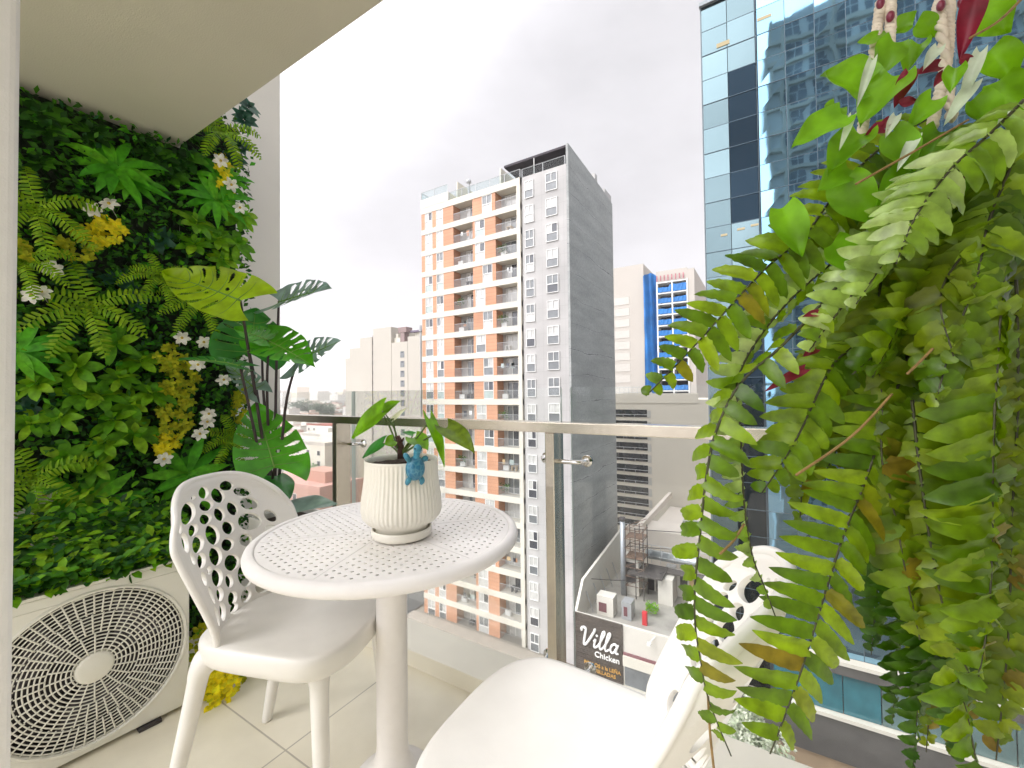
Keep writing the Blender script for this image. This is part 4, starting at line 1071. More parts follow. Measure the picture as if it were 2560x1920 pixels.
# ground, street, far hills
asphalt = mat('asphalt', (.10, .10, .10), rough=.9, var=.4, vscale=.8)
dusty = mat('dusty_city_ground', (.30, .27, .23), rough=.95, var=.45, vscale=.03)
pave = mat('pavement', (.38, .34, .29), rough=.9, var=.15, vscale=1)
MB().quad((-9000, -3000, GZ), (6000, -3000, GZ), (6000, 9500, GZ), (-9000, 9500, GZ)).build('ground', dusty)['kind'] = 'structure'
MB().quad((-400, 6, GZ + .008), (400, 6, GZ + .008), (400, 27, GZ + .008), (-400, 27, GZ + .008)).build('road', asphalt)['kind'] = 'structure'
b = MB(); b.box(-300, 300, 27, 40, GZ, GZ + .14); b.build('pavement', pave)['kind'] = 'structure'
b = MB(); b.box(-48, -39.5, 36, 300, GZ + .15, GZ + .158); b.build('side_street', asphalt)['kind'] = 'structure'
b = MB(); nx = 90
rows = []
for j in range(8):
    row = []
    for i in range(nx + 1):
        az = R(-80 + 55 * i / nx); dist = 4200 + j * 420
        hh = (150 + 130 * mnoise.noise(V((i * .09, 3.1, 0))) + 60 * mnoise.noise(V((i * .31, 7.7, 0)))) * math.sin(math.pi * min(1, (j + .001) / 5) * .5) * (1 if j < 6 else .8)
        row.append(V((math.sin(az) * dist, math.cos(az) * dist, GZ + max(2, hh * 1.15) * (j > 0))))
    rows.append(row)
b.add([p for r_ in rows for p in r_], [(j * (nx + 1) + i, j * (nx + 1) + i + 1, (j + 1) * (nx + 1) + i + 1, (j + 1) * (nx + 1) + i) for j in range(7) for i in range(nx)])
b.build('hills', mat('hill_slope', (.20, .18, .15), rough=1, var=.3, vscale=.004), smooth=True)['kind'] = 'structure'

# ------------------------------------------------------------------ terracotta apartment tower
YB = 40.5; XL, XC = -38.2, -17.27; YE = 55.4; ZT = 24.6; PF = 2.763; NF = 19
at = thing('apartment_tower', 'tall apartment tower with terracotta panels, white bands and a bare grey concrete side', 'apartment building', (-28, 48, GZ))
XG = -23.17
b = MB()
for k in range(NF + 1):
    z1 = ZT + .78 if k == 0 else ZT - PF * k + (PF - 2.10)
    b.box(XL, XG, YB, YB + 1.6, ZT - PF * k, z1)
b.box(-23.64, XG, YB - .04, YB + 1.6, GZ, ZT + .80)
b.box(XL - .04, -33.6, YB - .02, YB + 5.5, ZT + .78, ZT + 1.9)
b.build('white_bands', white_band, at)
b = MB(); b.box(XG, -22.86, YB + .35, YB + 1.6, GZ, ZT + .75); b.build('shadow_gap', recess_grey, at)
b = MB(); b.box(-22.86, XC - .003, YB - .03, YB + 1.6, GZ, 25.26); b.build('grey_front', grey_panel, at)
b = MB(); b.box(XL, XC - .25, YB + 1.6, YE, GZ, ZT + .6); b.build('core_wall', recess_grey, at)
b = MB(); b.box(XC - .25, XC, YB - .035, YE, GZ, 25.3)
b.add([(XC - .25, YB - .035, 25.3), (XC, YB - .035, 25.3), (XC, YE, 25.3), (XC - .25, YE, 25.3), (XC - .25, YB - .035, 27.4), (XC, YB - .035, 27.4), (XC, YB + 10.2, 27.0), (XC - .25, YB + 10.2, 27.0), (XC, YE, 26.6), (XC - .25, YE, 26.6)],
      [(0, 1, 5, 4), (1, 2, 8, 6, 5), (2, 3, 9, 8), (3, 0, 4, 7, 9), (4, 5, 6, 7), (7, 6, 8, 9)])
b.build('side_wall', concrete, at)
b = MB(); b.box(-25.3, XC - .26, YB + .05, YB + 4.2, 27.10, 27.34); b.build('roof_canopy', mat('dark_canopy', (.035, .025, .035), rough=.7, var=.4, vscale=2), at)
b = MB(); b.box(XL + 1, -24.2, YB + 4.6, YB + 9, ZT + .6, ZT + 2.3); b.box(-22, XC - .3, YB + 4.3, YB + 9, ZT + .6, 27.08); b.box(-26.2, -26.0, YB + .5, YB + 4, ZT + .6, ZT + 2.9); b.box(-32.6, -32.4, YB + .4, YB + 5, ZT + .6, ZT + 3.0)
b.build('roof_house', white_band, at)
b = MB(); b.tube([(-31.4, YB + 1.4, ZT + .6), (-31.4, YB + 1.4, ZT + 2.9)], .16, 10); b.ell((-31.4, YB + 1.4, ZT + 3.15), .34, .34, .34, 12, 8); b.build('roof_vent', rail_grey, at)
roofglass = glass_mat('terrace_glass', (.80, .88, .88))
def glassrail(x0, x1, y0, z0, h, y1=None, n=4):
    b = MB()
    y1 = y0 if y1 is None else y1
    for k in range(n + 1):
        x = x0 + (x1 - x0) * k / n; y = y0 + (y1 - y0) * k / n
        b.box(x - .03, x + .03, y - .03, y + .03, z0, z0 + h)
    b.tube([(x0, y0, z0 + h), (x1, y1, z0 + h)], .035, 6)
    o = b.build('terrace_railing', rail_grey, at)
    b = MB(); b.quad((x0, y0 + .01, z0 + .06), (x1, y1 + .01, z0 + .06), (x1, y1 + .01, z0 + h - .03), (x0, y0 + .01, z0 + h - .03)); b.build('glass', roofglass, o)
glassrail(-33.5, XG, YB + .06, ZT + .8, .95, n=5); glassrail(XL + .05, -33.7, YB + .05, ZT + 1.9, 1.0, n=2); glassrail(-22.9, XC - .4, YB + .05, 25.27, .95, n=2); glassrail(XL + .05, XL + .05, YB + .08, ZT + 1.9, 1.0, YB + 5, n=2)
b = MB(); b.tube([(-21.4, YB + .1, 25.2), (-21.4, YB + .1, 27.1)], .05, 6); b.build('canopy_post', frame_white, at)
b = MB(); b.box(XC - 2.4, XC - .02, YB + 8.2, YB + 9.0, 26.9, 27.9); b.box(XC - 2.4, XC - .02, YB + 11.8, YB + 14.5, 26.5, 27.5); b.build('roof_house', grey_panel, at)
# terracotta: one panel set per storey row
def P5(k): return k % 2 == 0
for k in range(NF):
    b = MB(); z0, z1 = ZT - PF * k - 2.10, ZT - PF * k
    seg = [(XL + .02, -37.56), (-36.32, -35.65), (-34.51, -32.85)]
    mw = (-28.46, -27.08) if k in (0, 3, 5, 7, 8, 10, 13, 15) else (-29.52, -28.11)
    seg += [(-29.88, mw[0]), (mw[1], -26.57)]
    for (a, c) in seg:
        b = MB(); b.box(a, c, YB + .06, YB + 1.55, z0, z1); b.build('terracotta_panel', terracotta, at)
gls = [gl_dark, gl_mid, gl_light, gl_light, gl_light, gl_teal, gl_mid]
def window(x0, x1, z0, z1, y, parent, wd=.07, split=.48, panes=2, low=True, pick=None):
    b = MB(); zm = z0 + (z1 - z0) * split if low else z0
    b.box(x0, x1, y, y + .10, z1 - wd, z1); b.box(x0, x1, y, y + .10, z0, z0 + wd)
    b.box(x0, x0 + wd, y, y + .10, z0 + wd, z1 - wd); b.box(x1 - wd, x1, y, y + .10, z0 + wd, z1 - wd)
    if low: b.box(x0 + wd, x1 - wd, y - .003, y + .10, zm - wd * .8, zm + wd * .8)
    for k in range(1, panes):
        xm = x0 + (x1 - x0) * k / panes; b.box(xm - wd * .45, xm + wd * .45, y + .003, y + .09, (zm + wd * .8) if low else z0 + wd, z1 - wd)
    fr_ = b.build('window', frame_white, parent)
    b = MB()
    pm = [gls[random.randrange(len(gls))] for _ in range(panes + 1)] if pick is None else pick
    for k in range(panes):
        xa = x0 + (x1 - x0) * k / panes; xb = x0 + (x1 - x0) * (k + 1) / panes
        b.quad((xa + .02, y + .06, (zm if low else z0) + .02), (xb - .02, y + .06, (zm if low else z0) + .02), (xb - .02, y + .06, z1 - .02), (xa + .02, y + .06, z1 - .02), k)
    if low: b.quad((x0 + .02, y + .05, z0 + .02), (x1 - .02, y + .05, z0 + .02), (x1 - .02, y + .05, zm - .01), (x0 + .02, y + .05, zm - .01), panes)
    b.build('pane', pm[:panes + (1 if low else 0)], fr_)
    return fr_
for k in range(NF):
    z0, z1 = ZT - PF * k - 2.10, ZT - PF * k
    mw = (-28.46, -27.08) if k in (0, 3, 5, 7, 8, 10, 13, 15) else (-29.52, -28.11)
    for (a, c) in ((-37.56, -36.32), (-35.65, -34.51), mw):
        lower = random.choice((gl_mid, gl_light, gl_light, gl_teal))
        up = random.choice((gl_mid, gl_light, gl_light, gl_light)); up2 = random.choice((up, up, gl_dark, gl_light))
        window(a, c, z0 + .01, z1 - .01, YB + .05, at, pick=[up, up2, lower])
    for (a, c, dz) in ((-22.52, -21.42, .22), (-19.93, -18.55, .34)):
        lower = random.choice((gl_mid, gl_mid, gl_light, gl_dark)); up = random.choice((gl_light, gl_light, gl_mid)); up2 = random.choice((up, up, gl_dark))
        window(a, c, z0 + dz, z1 + dz - .15, YB - .14, at, pick=[up, up2, lower])
    for (a, c) in ((-32.85, -29.88), (-26.57, -23.64)):
        bz = MB()
        bz.box(a + .001, c - .001, YB + 1.45, YB + 1.595, z0 + .001, z1 - .001)
        bal = bz.build('balcony', recess_grey, at)
        w0 = a + .75 if a < -30 else a + .25; nw = 3
        pk = [random.choice((gl_light, gl_light, gl_mid)), random.choice((gl_dark, gl_mid, gl_light)), random.choice((gl_light, gl_dark, gl_mid, gl_warm))]
        d = window(w0 + .3, c - .06, z0 + .02, z1 - .12, YB + 1.33, bal, wd=.06, panes=nw, low=False, pick=pk)
        # folded: keep the sliding door and its glass as one sub-part level
        d.name = 'sliding_door'
        bz = MB(); nb = 22
        for i in range(nb + 1):
            x = a + .03 + (c - a - .06) * i / nb; bz.box(x - .011, x + .011, YB + .10, YB + .122, z0 + .05, z0 + .97)
        bz.box(a, c, YB + .09, YB + .135, z0 + .97, z0 + 1.01); bz.box(a, c, YB + .095, YB + .13, z0 + .04, z0 + .07)
        bz.build('balcony_rail', rail_grey, bal)
        if (k * 7 + int(a)) % 3 == 0:
            bz = MB(); xx = a + .4; bz.box(xx, xx + .75, YB + .5, YB + .8, z0 + .05, z0 + .6); bz.build('condenser', frame_white, bal)
        if (k * 5 + int(a)) % 4 == 1:
            for q in range(random.randint(2, 4)):
                xx = rnd(a + .3, c - .9); bz = MB(); h_ = rnd(.4, .8)
                bz.box(xx, xx + rnd(.3, .6), YB + .35, YB + .37, z0 + 1.35 - h_, z0 + 1.35); bz.build('laundry', random.choice((gl_teal, frame_white, gl_warm, gl_dark, terracotta)), bal)
        if (k * 3 + int(a)) % 5 == 2:
            xx = rnd(a + .3, c - 1.2); bz = MB(); bz.box(xx, xx + .7, YB + .5, YB + 1.1, z0 + .6, z0 + .66); bz.box(xx + .05, xx + .12, YB + .55, YB + 1.05, z0 + .05, z0 + .6); bz.box(xx + .58, xx + .65, YB + .55, YB + 1.05, z0 + .05, z0 + .6); bz.build('balcony_table', random.choice((frame_white, gl_dark, gl_warm)), bal)
        if k in (2, 5, 9, 12) and a > -30 or k in (4, 11) and a < -30:
            bz = MB()
            for i in range(60):
                bz.leaf((rnd(a + .1, a + 1.3), YB + rnd(.15, .5), z0 + rnd(.5, 1.35)), (rnd(-1, 1), rnd(-1, .3), rnd(-.3, 1)), (0, -1, .3), .22, .09, 'oval', ns=2)
            bz.build('balcony_plant', lf_dark, bal)
# ------------------------------------------------------------------ stepped pale block, left of the tower
sb = thing('stepped_building', 'pale beige windowless stepped building with a column of small openings, left of the terracotta tower', 'building', (-95, 95, GZ))
cream_wall = mat('cream_render', (.47, .445, .39), rough=.9, var=.06, vscale=.12)
b = MB()
for (x0, x1, zt, y0) in ((-112.8, -110.6, 12.5, 85.2), (-110.6, -105.6, 15.4, 85.1), (-105.6, -100.3, 18.3, 85.0), (-99.6, -92.0, 20.6, 84.9), (-92.0, -85.6, 15.9, 85.0), (-85.6, -74, 17.2, 85.1)):
    b.box(x0, x1, y0, 112, GZ, zt)
b.build('wall', cream_wall, sb)
b = MB(); b.box(-100.28, -99.62, 85.3, 90, GZ, 18.9); b.build('light_shaft', mat('shaft_grey', (.40, .38, .36), rough=.9, var=.3, vscale=.3), sb)
b = MB()
for zz in range(-20, 19, 3): b.box(-100.2, -99.7, 85.24, 85.29, zz, zz + 1.1)
b.build('shaft_window', gl_mid, sb)
for k in range(14):
    z0 = 13.2 - 2.75 * k
    b = MB(); b.box(-88.4, -86.9, 84.93, 84.99, z0 - 1.75, z0); b.box(-88.0, -87.3, 84.90, 84.94, z0 - .5, z0 - .05, 1); b.build('window', [gl_mid, gl_dark], sb)
b = MB(); b.tube([(-80.6, 84.9, GZ), (-80.6, 84.9, 19.3)], .17, 8); b.tube([(-80.6, 84.9, 18.3), (-80.6, 84.9, 19.9)], .42, 8); b.build('exhaust_pipe', rail_grey, sb)
b = MB(); b.box(-88.5, -87, 85.2, 87, 15.9, 18.6); b.box(-89.4, -86.2, 85.1, 87.5, 18.6, 20.1); b.build('water_tank', mat('brown_tank', (.30, .22, .21), rough=.8, var=.3), sb)
b = MB(); b.box(-85.5, -81.3, 86, 90, 18.5, 19.0); b.box(-84.6, -82, 87, 89, 17.2, 18.5, 1); b.build('roof_canopy', [mat('violet_canopy', (.17, .14, .20), rough=.7), white_band], sb)
b = MB(); b.box(-91.9, -89.5, 86, 90, 15.9, 17.4); b.box(-91.5, -90.6, 86.2, 88, 17.4, 18.6); b.build('roof_house', white_band, sb)
# ------------------------------------------------------------------ unfinished block behind on the right
cb = thing('unfinished_building', 'pale unfinished building with blue safety netting, right of the grey concrete side wall', 'building', (-27, 120, GZ))
b = MB()
b.box(-48, -26.4, 110, 135, GZ, 34.2); b.box(-26.39, -23.3, 120, 135, GZ, 31.5)
b.box(-23.29, -15.9, 113.5, 135, GZ, 31.6); b.box(-23.29, -15.9, 110.35, 113.4, 28.9, 31.6); b.box(-15.89, -14.3, 110.3, 135, GZ, 31.2)
b.build('wall', mat('raw_white_wall', (.49, .455, .41), rough=.9, var=.06, vscale=.1), cb)
b = MB()
for k in range(13): b.box(-36, -30.2, 109.96, 109.99, 26.2 - 2.95 * k, 26.3 - 2.95 * k)
for k in range(13): b.box(-34.6, -30.2, 109.93, 109.985, 24.1 - 2.95 * k, 26.1 - 2.95 * k)
b.build('wall_patches', mat('white_patch', (.56, .535, .49), rough=.9, var=.05), cb)
tarp = mat('blue_tarp', (.012, .19, .56), rough=.5, var=.35, vscale=.35)
b = MB(); nn = 24
vs = []
for j in range(nn * 2 + 1):
    for i in range(nn + 1):
        q = i / nn; zz = 30.6 - j / (nn * 2) * 42; wv = .5 * mnoise.noise(V((q * 4, zz * .18, 1))) + .25 * math.sin(q * 17 + zz * .1)
        vs.append(V((-26.3 + 3.0 * q * (1 + .04 * mnoise.noise(V((0, zz * .3, 4)))) , 109.2 + 4.5 * q + wv, zz + (1.2 * math.sin(q * 3.1) if j == 0 else 0))))
b.add(vs, [(j * (nn + 1) + i, j * (nn + 1) + i + 1, (j + 1) * (nn + 1) + i + 1, (j + 1) * (nn + 1) + i) for j in range(nn * 2) for i in range(nn)])
b.build('safety_net', tarp, cb, smooth=True)
b = MB()
for k in range(13):
    z = 28.6 - 2.75 * k; b.box(-23.28, -15.9, 110.1, 113.4, z - .16, z + .16)
for x in (-23.1, -19.45, -15.95): b.box(x - .16, x + .16, 110.05, 113.4, GZ, 28.9)
b.build('slab_frame', frame_white, cb)
b = MB(); b.box(-23.1, -16.1, 113.3, 113.45, GZ, 28.8); b.build('dark_interior', mat('dark_room', (.05, .05, .07), rough=.9, var=.6, vscale=.5), cb)
for k in range(11):
    z = 28.6 - 2.75 * k
    for (x0, x1) in ((-22.9, -19.65), (-19.25, -16.1)):
        b = MB(); n_ = 10; vs = []
        for i in range(n_ + 1):
            x = x0 + (x1 - x0) * i / n_; h = 1.25 + (.25 * mnoise.noise(V((x * .8, k * 3.3, 0))) + (.5 if k == 0 and x > -20 else 0))
            vs += [V((x, 110.0 + .06 * math.sin(i * 1.9), z - 2.5)), V((x, 109.98 + .05 * math.sin(i * 2.3 + 1), z - 2.5 + h))]
        b.add(vs, [(2 * i, 2 * i + 2, 2 * i + 3, 2 * i + 1) for i in range(n_)]); b.build('tarp', tarp, cb)
b = MB()
for k in range(8):
    b.box(-23.2 + .9 * k, -22.9 + .9 * k, 109.95, 110.02, 29.0, 30.4)
b.build('parapet_mesh', mat('red_mesh', (.55, .22, .25), rough=.8, var=.4, vscale=2), cb)
# ------------------------------------------------------------------ long low block with ribbon windows
rb = thing('ribbon_window_building', 'cream building with dark ribbon windows beside the bare concrete wall', 'building', (-12, 80, GZ))
rib_wall = mat('warm_cream_wall', (.56, .52, .44), rough=.85, var=.07, vscale=.25)
b = MB(); b.box(-30, -3, 75, 95, GZ, -.4); b.box(-30, -9.5, 74.9, 75, -1.0, .7); b.build('wall', rib_wall, rb)
b = MB()
for k in range(10): b.box(-17.8, -17.2, 74.93, 74.99, -3.6 - 1.95 * k, -2.3 - 1.95 * k)
b.build('louvre_panel', mat('grey_louvre', (.42, .41, .38), rough=.8, var=.1), rb)
for k in range(11):
    z = -1.95 * k - 2.1
    b = MB(); b.box(-29, -17.82, 74.90, 74.985, z - 1.35, z - .05)
    o = b.build('ribbon_window', wglass('ribbon_glass', (.025, .03, .035), var=.6) if k == 0 else bpy.data.materials['ribbon_glass'], rb)
    b = MB(); b.box(-29, -17.82, 74.86, 74.899, z - .98, z - .88)
    for x in range(-28, -18, 2): b.box(x - .04, x + .04, 74.865, 74.899, z - 1.33, z - .985)
    b.build('mullion', rail_grey, o)
b = MB()
for k in range(9): b.tube([(-23.5 + k * .8, 75.3, -.2), (-23.5 + k * .8, 75.3, 1.8)], .03, 5)
b.tube([(-23.5, 75.3, 1.8), (-17.1, 75.3, 1.8)], .04, 5); b.tube([(-23.5, 75.3, .9), (-17.1, 75.3, .9)], .03, 5); b.build('roof_railing', rail_grey, rb)
b = MB(); b.box(-22.6, -18, 76, 80, -.38, .9); b.build('roof_house', white_band, rb)
# ------------------------------------------------------------------ low building with the sign
YV = 36.0
vb = thing('restaurant_building', 'low white flat-roofed building at the foot of the grey concrete wall', 'building', (-9, 44, GZ))
vwhite = mat('low_building_white', (.64, .61, .55), rough=.85, var=.09, vscale=.6)
ZR = -19.05
b = MB(); b.box(-15.5, -1.2, YV, YV + .3, GZ, ZR); b.box(-15.5, -1.2, YV + .3, 74.9, GZ, ZR - 1.1)
b.box(-15.5, -15.25, YV + .3, 52, ZR - 1.1, ZR + .02)
b.add([(-15.5, YV + .3, ZR + .02), (-15.25, YV + .3, ZR + .02), (-15.25, 52, ZR + .02), (-15.5, 52, ZR + .02), (-15.5, YV + 2, ZR + 2.2), (-15.25, YV + 2, ZR + 2.2), (-15.25, 52, ZR + 3.6), (-15.5, 52, ZR + 3.6)], [(0, 3, 2, 1), (4, 5, 6, 7), (0, 1, 5, 4), (1, 2, 6, 5), (2, 3, 7, 6), (3, 0, 4, 7)])
b.build('wall', vwhite, vb)
b = MB(); b.box(-10.9, -1.2, YV - .15, YV - .003, -21.45, -21.25); b.build('red_trim', mat('dark_red_trim', (.22, .10, .11), rough=.6), vb)
b = MB(); b.box(-10.9, -1.2, YV - .28, YV - .003, -22.3, -21.46); b.box(-15.5, -1.2, YV - .35, YV - .003, -24.6, -24.05); b.box(-15.5, -1.2, YV - .5, YV - .003, -25.05, -24.85); b.build('ledge', white_band, vb)
for x in (-10.8, -8.5, -6.2, -3.9):
    b = MB(); b.box(x, x + 2.2, YV - .06, YV - .003, -24.0, -22.35); b.build('shop_window', gl_mid, vb)
b = MB(); b.tube([(-8.6, YV - .5, -19.6), (-8.2, YV - .05, -19.2)], .04, 6); b.box(-8.75, -8.45, YV - .75, YV - .45, -19.75, -19.55); b.build('flood_lamp', frame_white, vb)
deck = mat('roof_deck', (.42, .40, .36), rough=.95, var=.35, vscale=.5)
b = MB(); b.box(-15.2, -1.2, YV + .31, 74.8, ZR - 1.09, ZR - 1.05); b.build('roof_deck', deck, vb)
# the rooms stacked on its roof
b = MB(); b.box(-15.2, -1.3, 52, 53, ZR - 1.04, ZR + 3.4); b.box(-15.2, -1.3, 53.01, 60, ZR - 1.04, ZR + 2.2); b.box(-14.2, -1.3, 60.01, 74.7, ZR - 1.04, ZR + .6); b.box(-14.4, -13.9, 53, 74.7, ZR + 2.2, ZR + 3.0)
b.build('roof_room', mat('upper_roof', (.66, .60, .53), rough=.9, var=.1, vscale=.3), vb)
b = MB(); b.box(-13.5, -1.3, 46, 46.3, ZR - 1.04, ZR + 1.6); b.box(-13.5, -11.6, 44, 46, ZR - 1.04, ZR + 2.6); b.box(-9.6, -8.2, 43.5, 46, ZR - 1.04, ZR + 1.5); b.build('roof_room', vwhite, vb)
b = MB()
for (x0, x1, z0, z1, y) in ((-13.3, -11.9, ZR + .2, ZR + 2.3, 43.96), (-11.2, -10.5, ZR - 1, ZR + .8, 45.95), (-10.3, -9.8, ZR - 1, ZR + 1.0, 45.95), (-7.9, -7.2, ZR - .3, ZR + 1.3, 45.95), (-6.4, -4.8, ZR + .6, ZR + 1.5, 45.9), (-4.2, -3.4, ZR - 1, ZR + 1, 45.95)): b.box(x0, x1, y, y + .03, z0, z1)
b.build('dark_opening', ac_dark, vb)
for pts in ([(-13.1, 43.6, ZR + 4), (-8, 50, ZR + 2.5), (-2, 52, ZR + 3.3)], [(-12, 44, ZR + 5.8), (-7, 55, ZR + 3), (-3, 60, ZR + 2.4)], [(-15.3, 40, ZR + 1.5), (-12.7, 43.5, ZR + .6), (-9, 44, ZR + 2)]):
    b = MB(); b.tube(bez(pts, 6), .035, 5); b.build('cable', ac_dark, vb)
for y in (38.5, 40.5, 42.5, 44.5, 46.5):
    b = MB(); b.tube([(-15.2, y, ZR + .9), (-14.6, y + .2, ZR - 1.0)], .05, 5); b.build('wall_brace', rail_grey, vb)
for (x, y, wx, hh) in ((-4.0, 50.2, 1.2, .9), (-7.5, 49.8, 1.6, .7), (-10.2, 50.4, 1.0, 1.1), (-6, 57, 1.4, .8), (-10.5, 64, 2.2, 1.0)):
    zz = ZR - 1.04 if y < 52 else (ZR + 2.2 if y < 60 else ZR + .6)
    b = MB(); b.box(x, x + wx, y, y + 1, zz + .001, zz + hh); b.build('roof_unit', rail_grey, vb)
b = MB(); b.box(-7.0, -6.6, 45.8, 45.95, ZR - .6, ZR + 1.0); b.build('ochre_door', mat('ochre_panel', (.52, .36, .16), rough=.8), vb)
dkm = mat('dark_steel_mesh', (.10, .09, .085), rough=.8, var=.4, vscale=3)
b = MB(); b.box(-12.4, -9.0, 42.6, 45.9, ZR + 1.62, ZR + 1.78); b.box(-9.0, -2, 44.6, 45.9, ZR + 1.64, ZR + 1.74); b.build('dark_canopy', dkm, vb)
t = thing('air_duct', 'silver ventilation duct lying across the low roof', 'duct', (-6, 47, ZR + 1.7))
b = MB(); b.tube([(-11.6, 47.3, ZR + 2.3), (-1.5, 47.3, ZR + 2.3)], .48, 18); b.build('duct_pipe', mat('galvanised', (.55, .60, .62), rough=.35, metal=.7, var=.2, vscale=1), t, smooth=True)
b = MB()
for k in range(8): b.tube([(-11.2 + 1.3 * k, 47.3, ZR + 2.3), (-11.1 + 1.3 * k, 47.3, ZR + 2.3)], .53, 18)
b.build('duct_flanges', rail_grey, t)
t = thing('walkway_railing', 'thin grey walkway railing above the silver duct', 'railing', (-6, 46.4, ZR + 1.8))
b = MB()
for k in range(12): b.tube([(-11.8 + .95 * k, 46.5, ZR + 1.7), (-11.8 + .95 * k, 46.5, ZR + 3.6)], .03, 5)
b.build('uprights', rail_grey, t)
b = MB()
for zz in (2.4, 3.0, 3.6): b.tube([(-11.8, 46.5, ZR + zz), (-1.4, 46.5, ZR + zz)], .03, 5)
b.build('handrail', rail_grey, t)
t = thing('scaffold_tower', 'rusty scaffold tower standing on the low roof', 'scaffold', (-12, 44.6, ZR))
b = MB()
for x in (-12.7, -11.7, -10.9):
    for y in (43.2, 44.9): b.tube([(x, y, ZR - 1), (x, y, ZR + 6.2)], .055, 5)
b.build('poles', dkm, t)
b = MB()
for k in range(7):
    z = ZR + .2 + k * .95
    for y in (43.2, 44.9): b.tube([(-12.8, y, z), (-10.8, y, z)], .04, 5); b.tube([(-12.7, y, z), (-10.9, y, z + .9)], .03, 5)
    for x in (-12.7, -10.9): b.tube([(x, 43.1, z), (x, 45, z)], .04, 5)
for k in range(2): b.box(-12.7, -10.9, 43.2, 44.9, ZR + 3.1 + 2 * k, ZR + 3.18 + 2 * k)
b.build('braces', mat('rusty_tube', (.22, .14, .10), rough=.9, var=.4), t)
b = MB(); b.tube([(-13.1, 43.6, ZR - 1), (-13.1, 43.6, ZR + 6.6)], .26, 14); b.tube([(-13.1, 43.6, ZR + 6.6), (-13.1, 43.6, ZR + 7.0)], .3, 14, m=1)
tag(b.build('chimney_pipe', [mat('grey_blue_pipe', (.45, .48, .52), rough=.4, metal=.4), ac_dark], smooth=True, origin=(-13.1, 43.6, ZR)), 'upright grey metal chimney pipe beside the scaffold tower', 'chimney pipe')
t = thing('roof_ladder', 'white steel ladder leaning on the low roof', 'ladder', (-5.4, 44.6, ZR))
b = MB()
for x in (-5.7, -5.2): b.tube([(x, 44.3, ZR - 1), (x, 45.8, ZR + 1.6)], .04, 5)
b.build('side_rails', frame_white, t)
b = MB()
for k in range(8): b.tube([(-5.7, 44.3 + .18 * k, ZR - .9 + .32 * k), (-5.2, 44.3 + .18 * k, ZR - .9 + .32 * k)], .03, 5)
b.build('rungs', frame_white, t)
redm = mat('red_cabinet', (.60, .04, .05), rough=.5)
for (x, y, lab) in ((-10.0, 38.8, 'red fire cabinet on the low roof behind the white parapet'), (-6.3, 44.9, 'tall red fire extinguisher standing by the roof door')):
    b = MB()
    if y < 40: b.box(x, x + .42, y, y + .3, ZR - 1.04, ZR + .15); b.box(x + .05, x + .37, y - .03, y - .003, ZR - .6, ZR + .05)
    else: b.lathe([(0, 0), (.16, 0), (.17, .05), (.17, 1.1), (.10, 1.25), (.06, 1.4), (0, 1.42)], c=(x, y, ZR - 1.04), n=16)
    o = tag(b.build('fire_cabinet' if y < 40 else 'fire_extinguisher', redm, origin=(x, y, ZR - 1.04)), lab, 'fire cabinet' if y < 40 else 'extinguisher')
for (x, y, w_, h_, m_, nm, lab) in ((-14.2, 38.6, 1.6, 1.3, vwhite, 'plant_room', 'small white rooftop box with a brown vent behind the dark sign'), (-11.9, 38.9, .9, 1.1, rail_grey, 'rooftop_cooler', 'grey rooftop cooling unit behind the dark sign')):
    b = MB(); b.box(x, x + w_, y, y + 1.2, ZR - 1.04, ZR - 1.04 + h_ + .5)
    o = thing(nm, lab, 'rooftop unit', (x, y, ZR - 1.04)); b.build('cabinet', m_, o)
    b = MB(); b.box(x + .2, x + w_ * .6, y - .02, y - .003, ZR - .7, ZR + .15); b.build('vent', mat('brown_vent', (.16, .06, .07), rough=.8), o)
bs_ = MB()
for k in range(240): bs_.leaf((-9.6 + rnd(-.5, .5), 41 + rnd(-.4, .4), ZR - 1 + rnd(.2, 1.0)), (rnd(-1, 1), rnd(-1, 1), rnd(-.2, 1)), (0, -.5, 1), .2, .1, 'oval', ns=2)
tag(bs_.build('rooftop_shrub', lf_rose, origin=(-9.6, 41, ZR - 1)), 'small green potted shrub on the low roof', 'shrub')
# wooden sign with lettering
sg = thing('restaurant_sign', 'dark timber-slatted wall sign with white script lettering', 'sign', (-13.2, YV, -22))
SX0, SX1, SZ0, SZ1 = -15.45, -10.95, -25.6, -18.95
b = MB(); ns_ = 38
for k in range(ns_):
    z = SZ0 + (SZ1 - SZ0) * k / ns_; b.box(SX0, SX1, YV - .12 - .02 * (k % 2), YV - .004, z, z + (SZ1 - SZ0) / ns_ - .02)
b.build('slat_panel', mat('dark_timber', (.105, .085, .072), rough=.75, var=.45, vscale=1.2), sg)
lw = mat('white_letters', (.85, .84, .82), rough=.5, var=.02); lgold = mat('gold_letters', (.62, .36, .10), rough=.5, var=.1)
def stroke(pts, r, ox, oz, sc, sl=.22, tilt=.0):
    out = []
    for (x, z) in pts: out.append(V((ox + (x + z * sl) * sc, YV - .2, oz + (z + x * tilt) * sc)))
    b = MB(); pth = bez(out, 6); n_ = len(pth)
    b.tube(pth, r, 8); return b
VO = (-14.75, -21.55, 1.15)
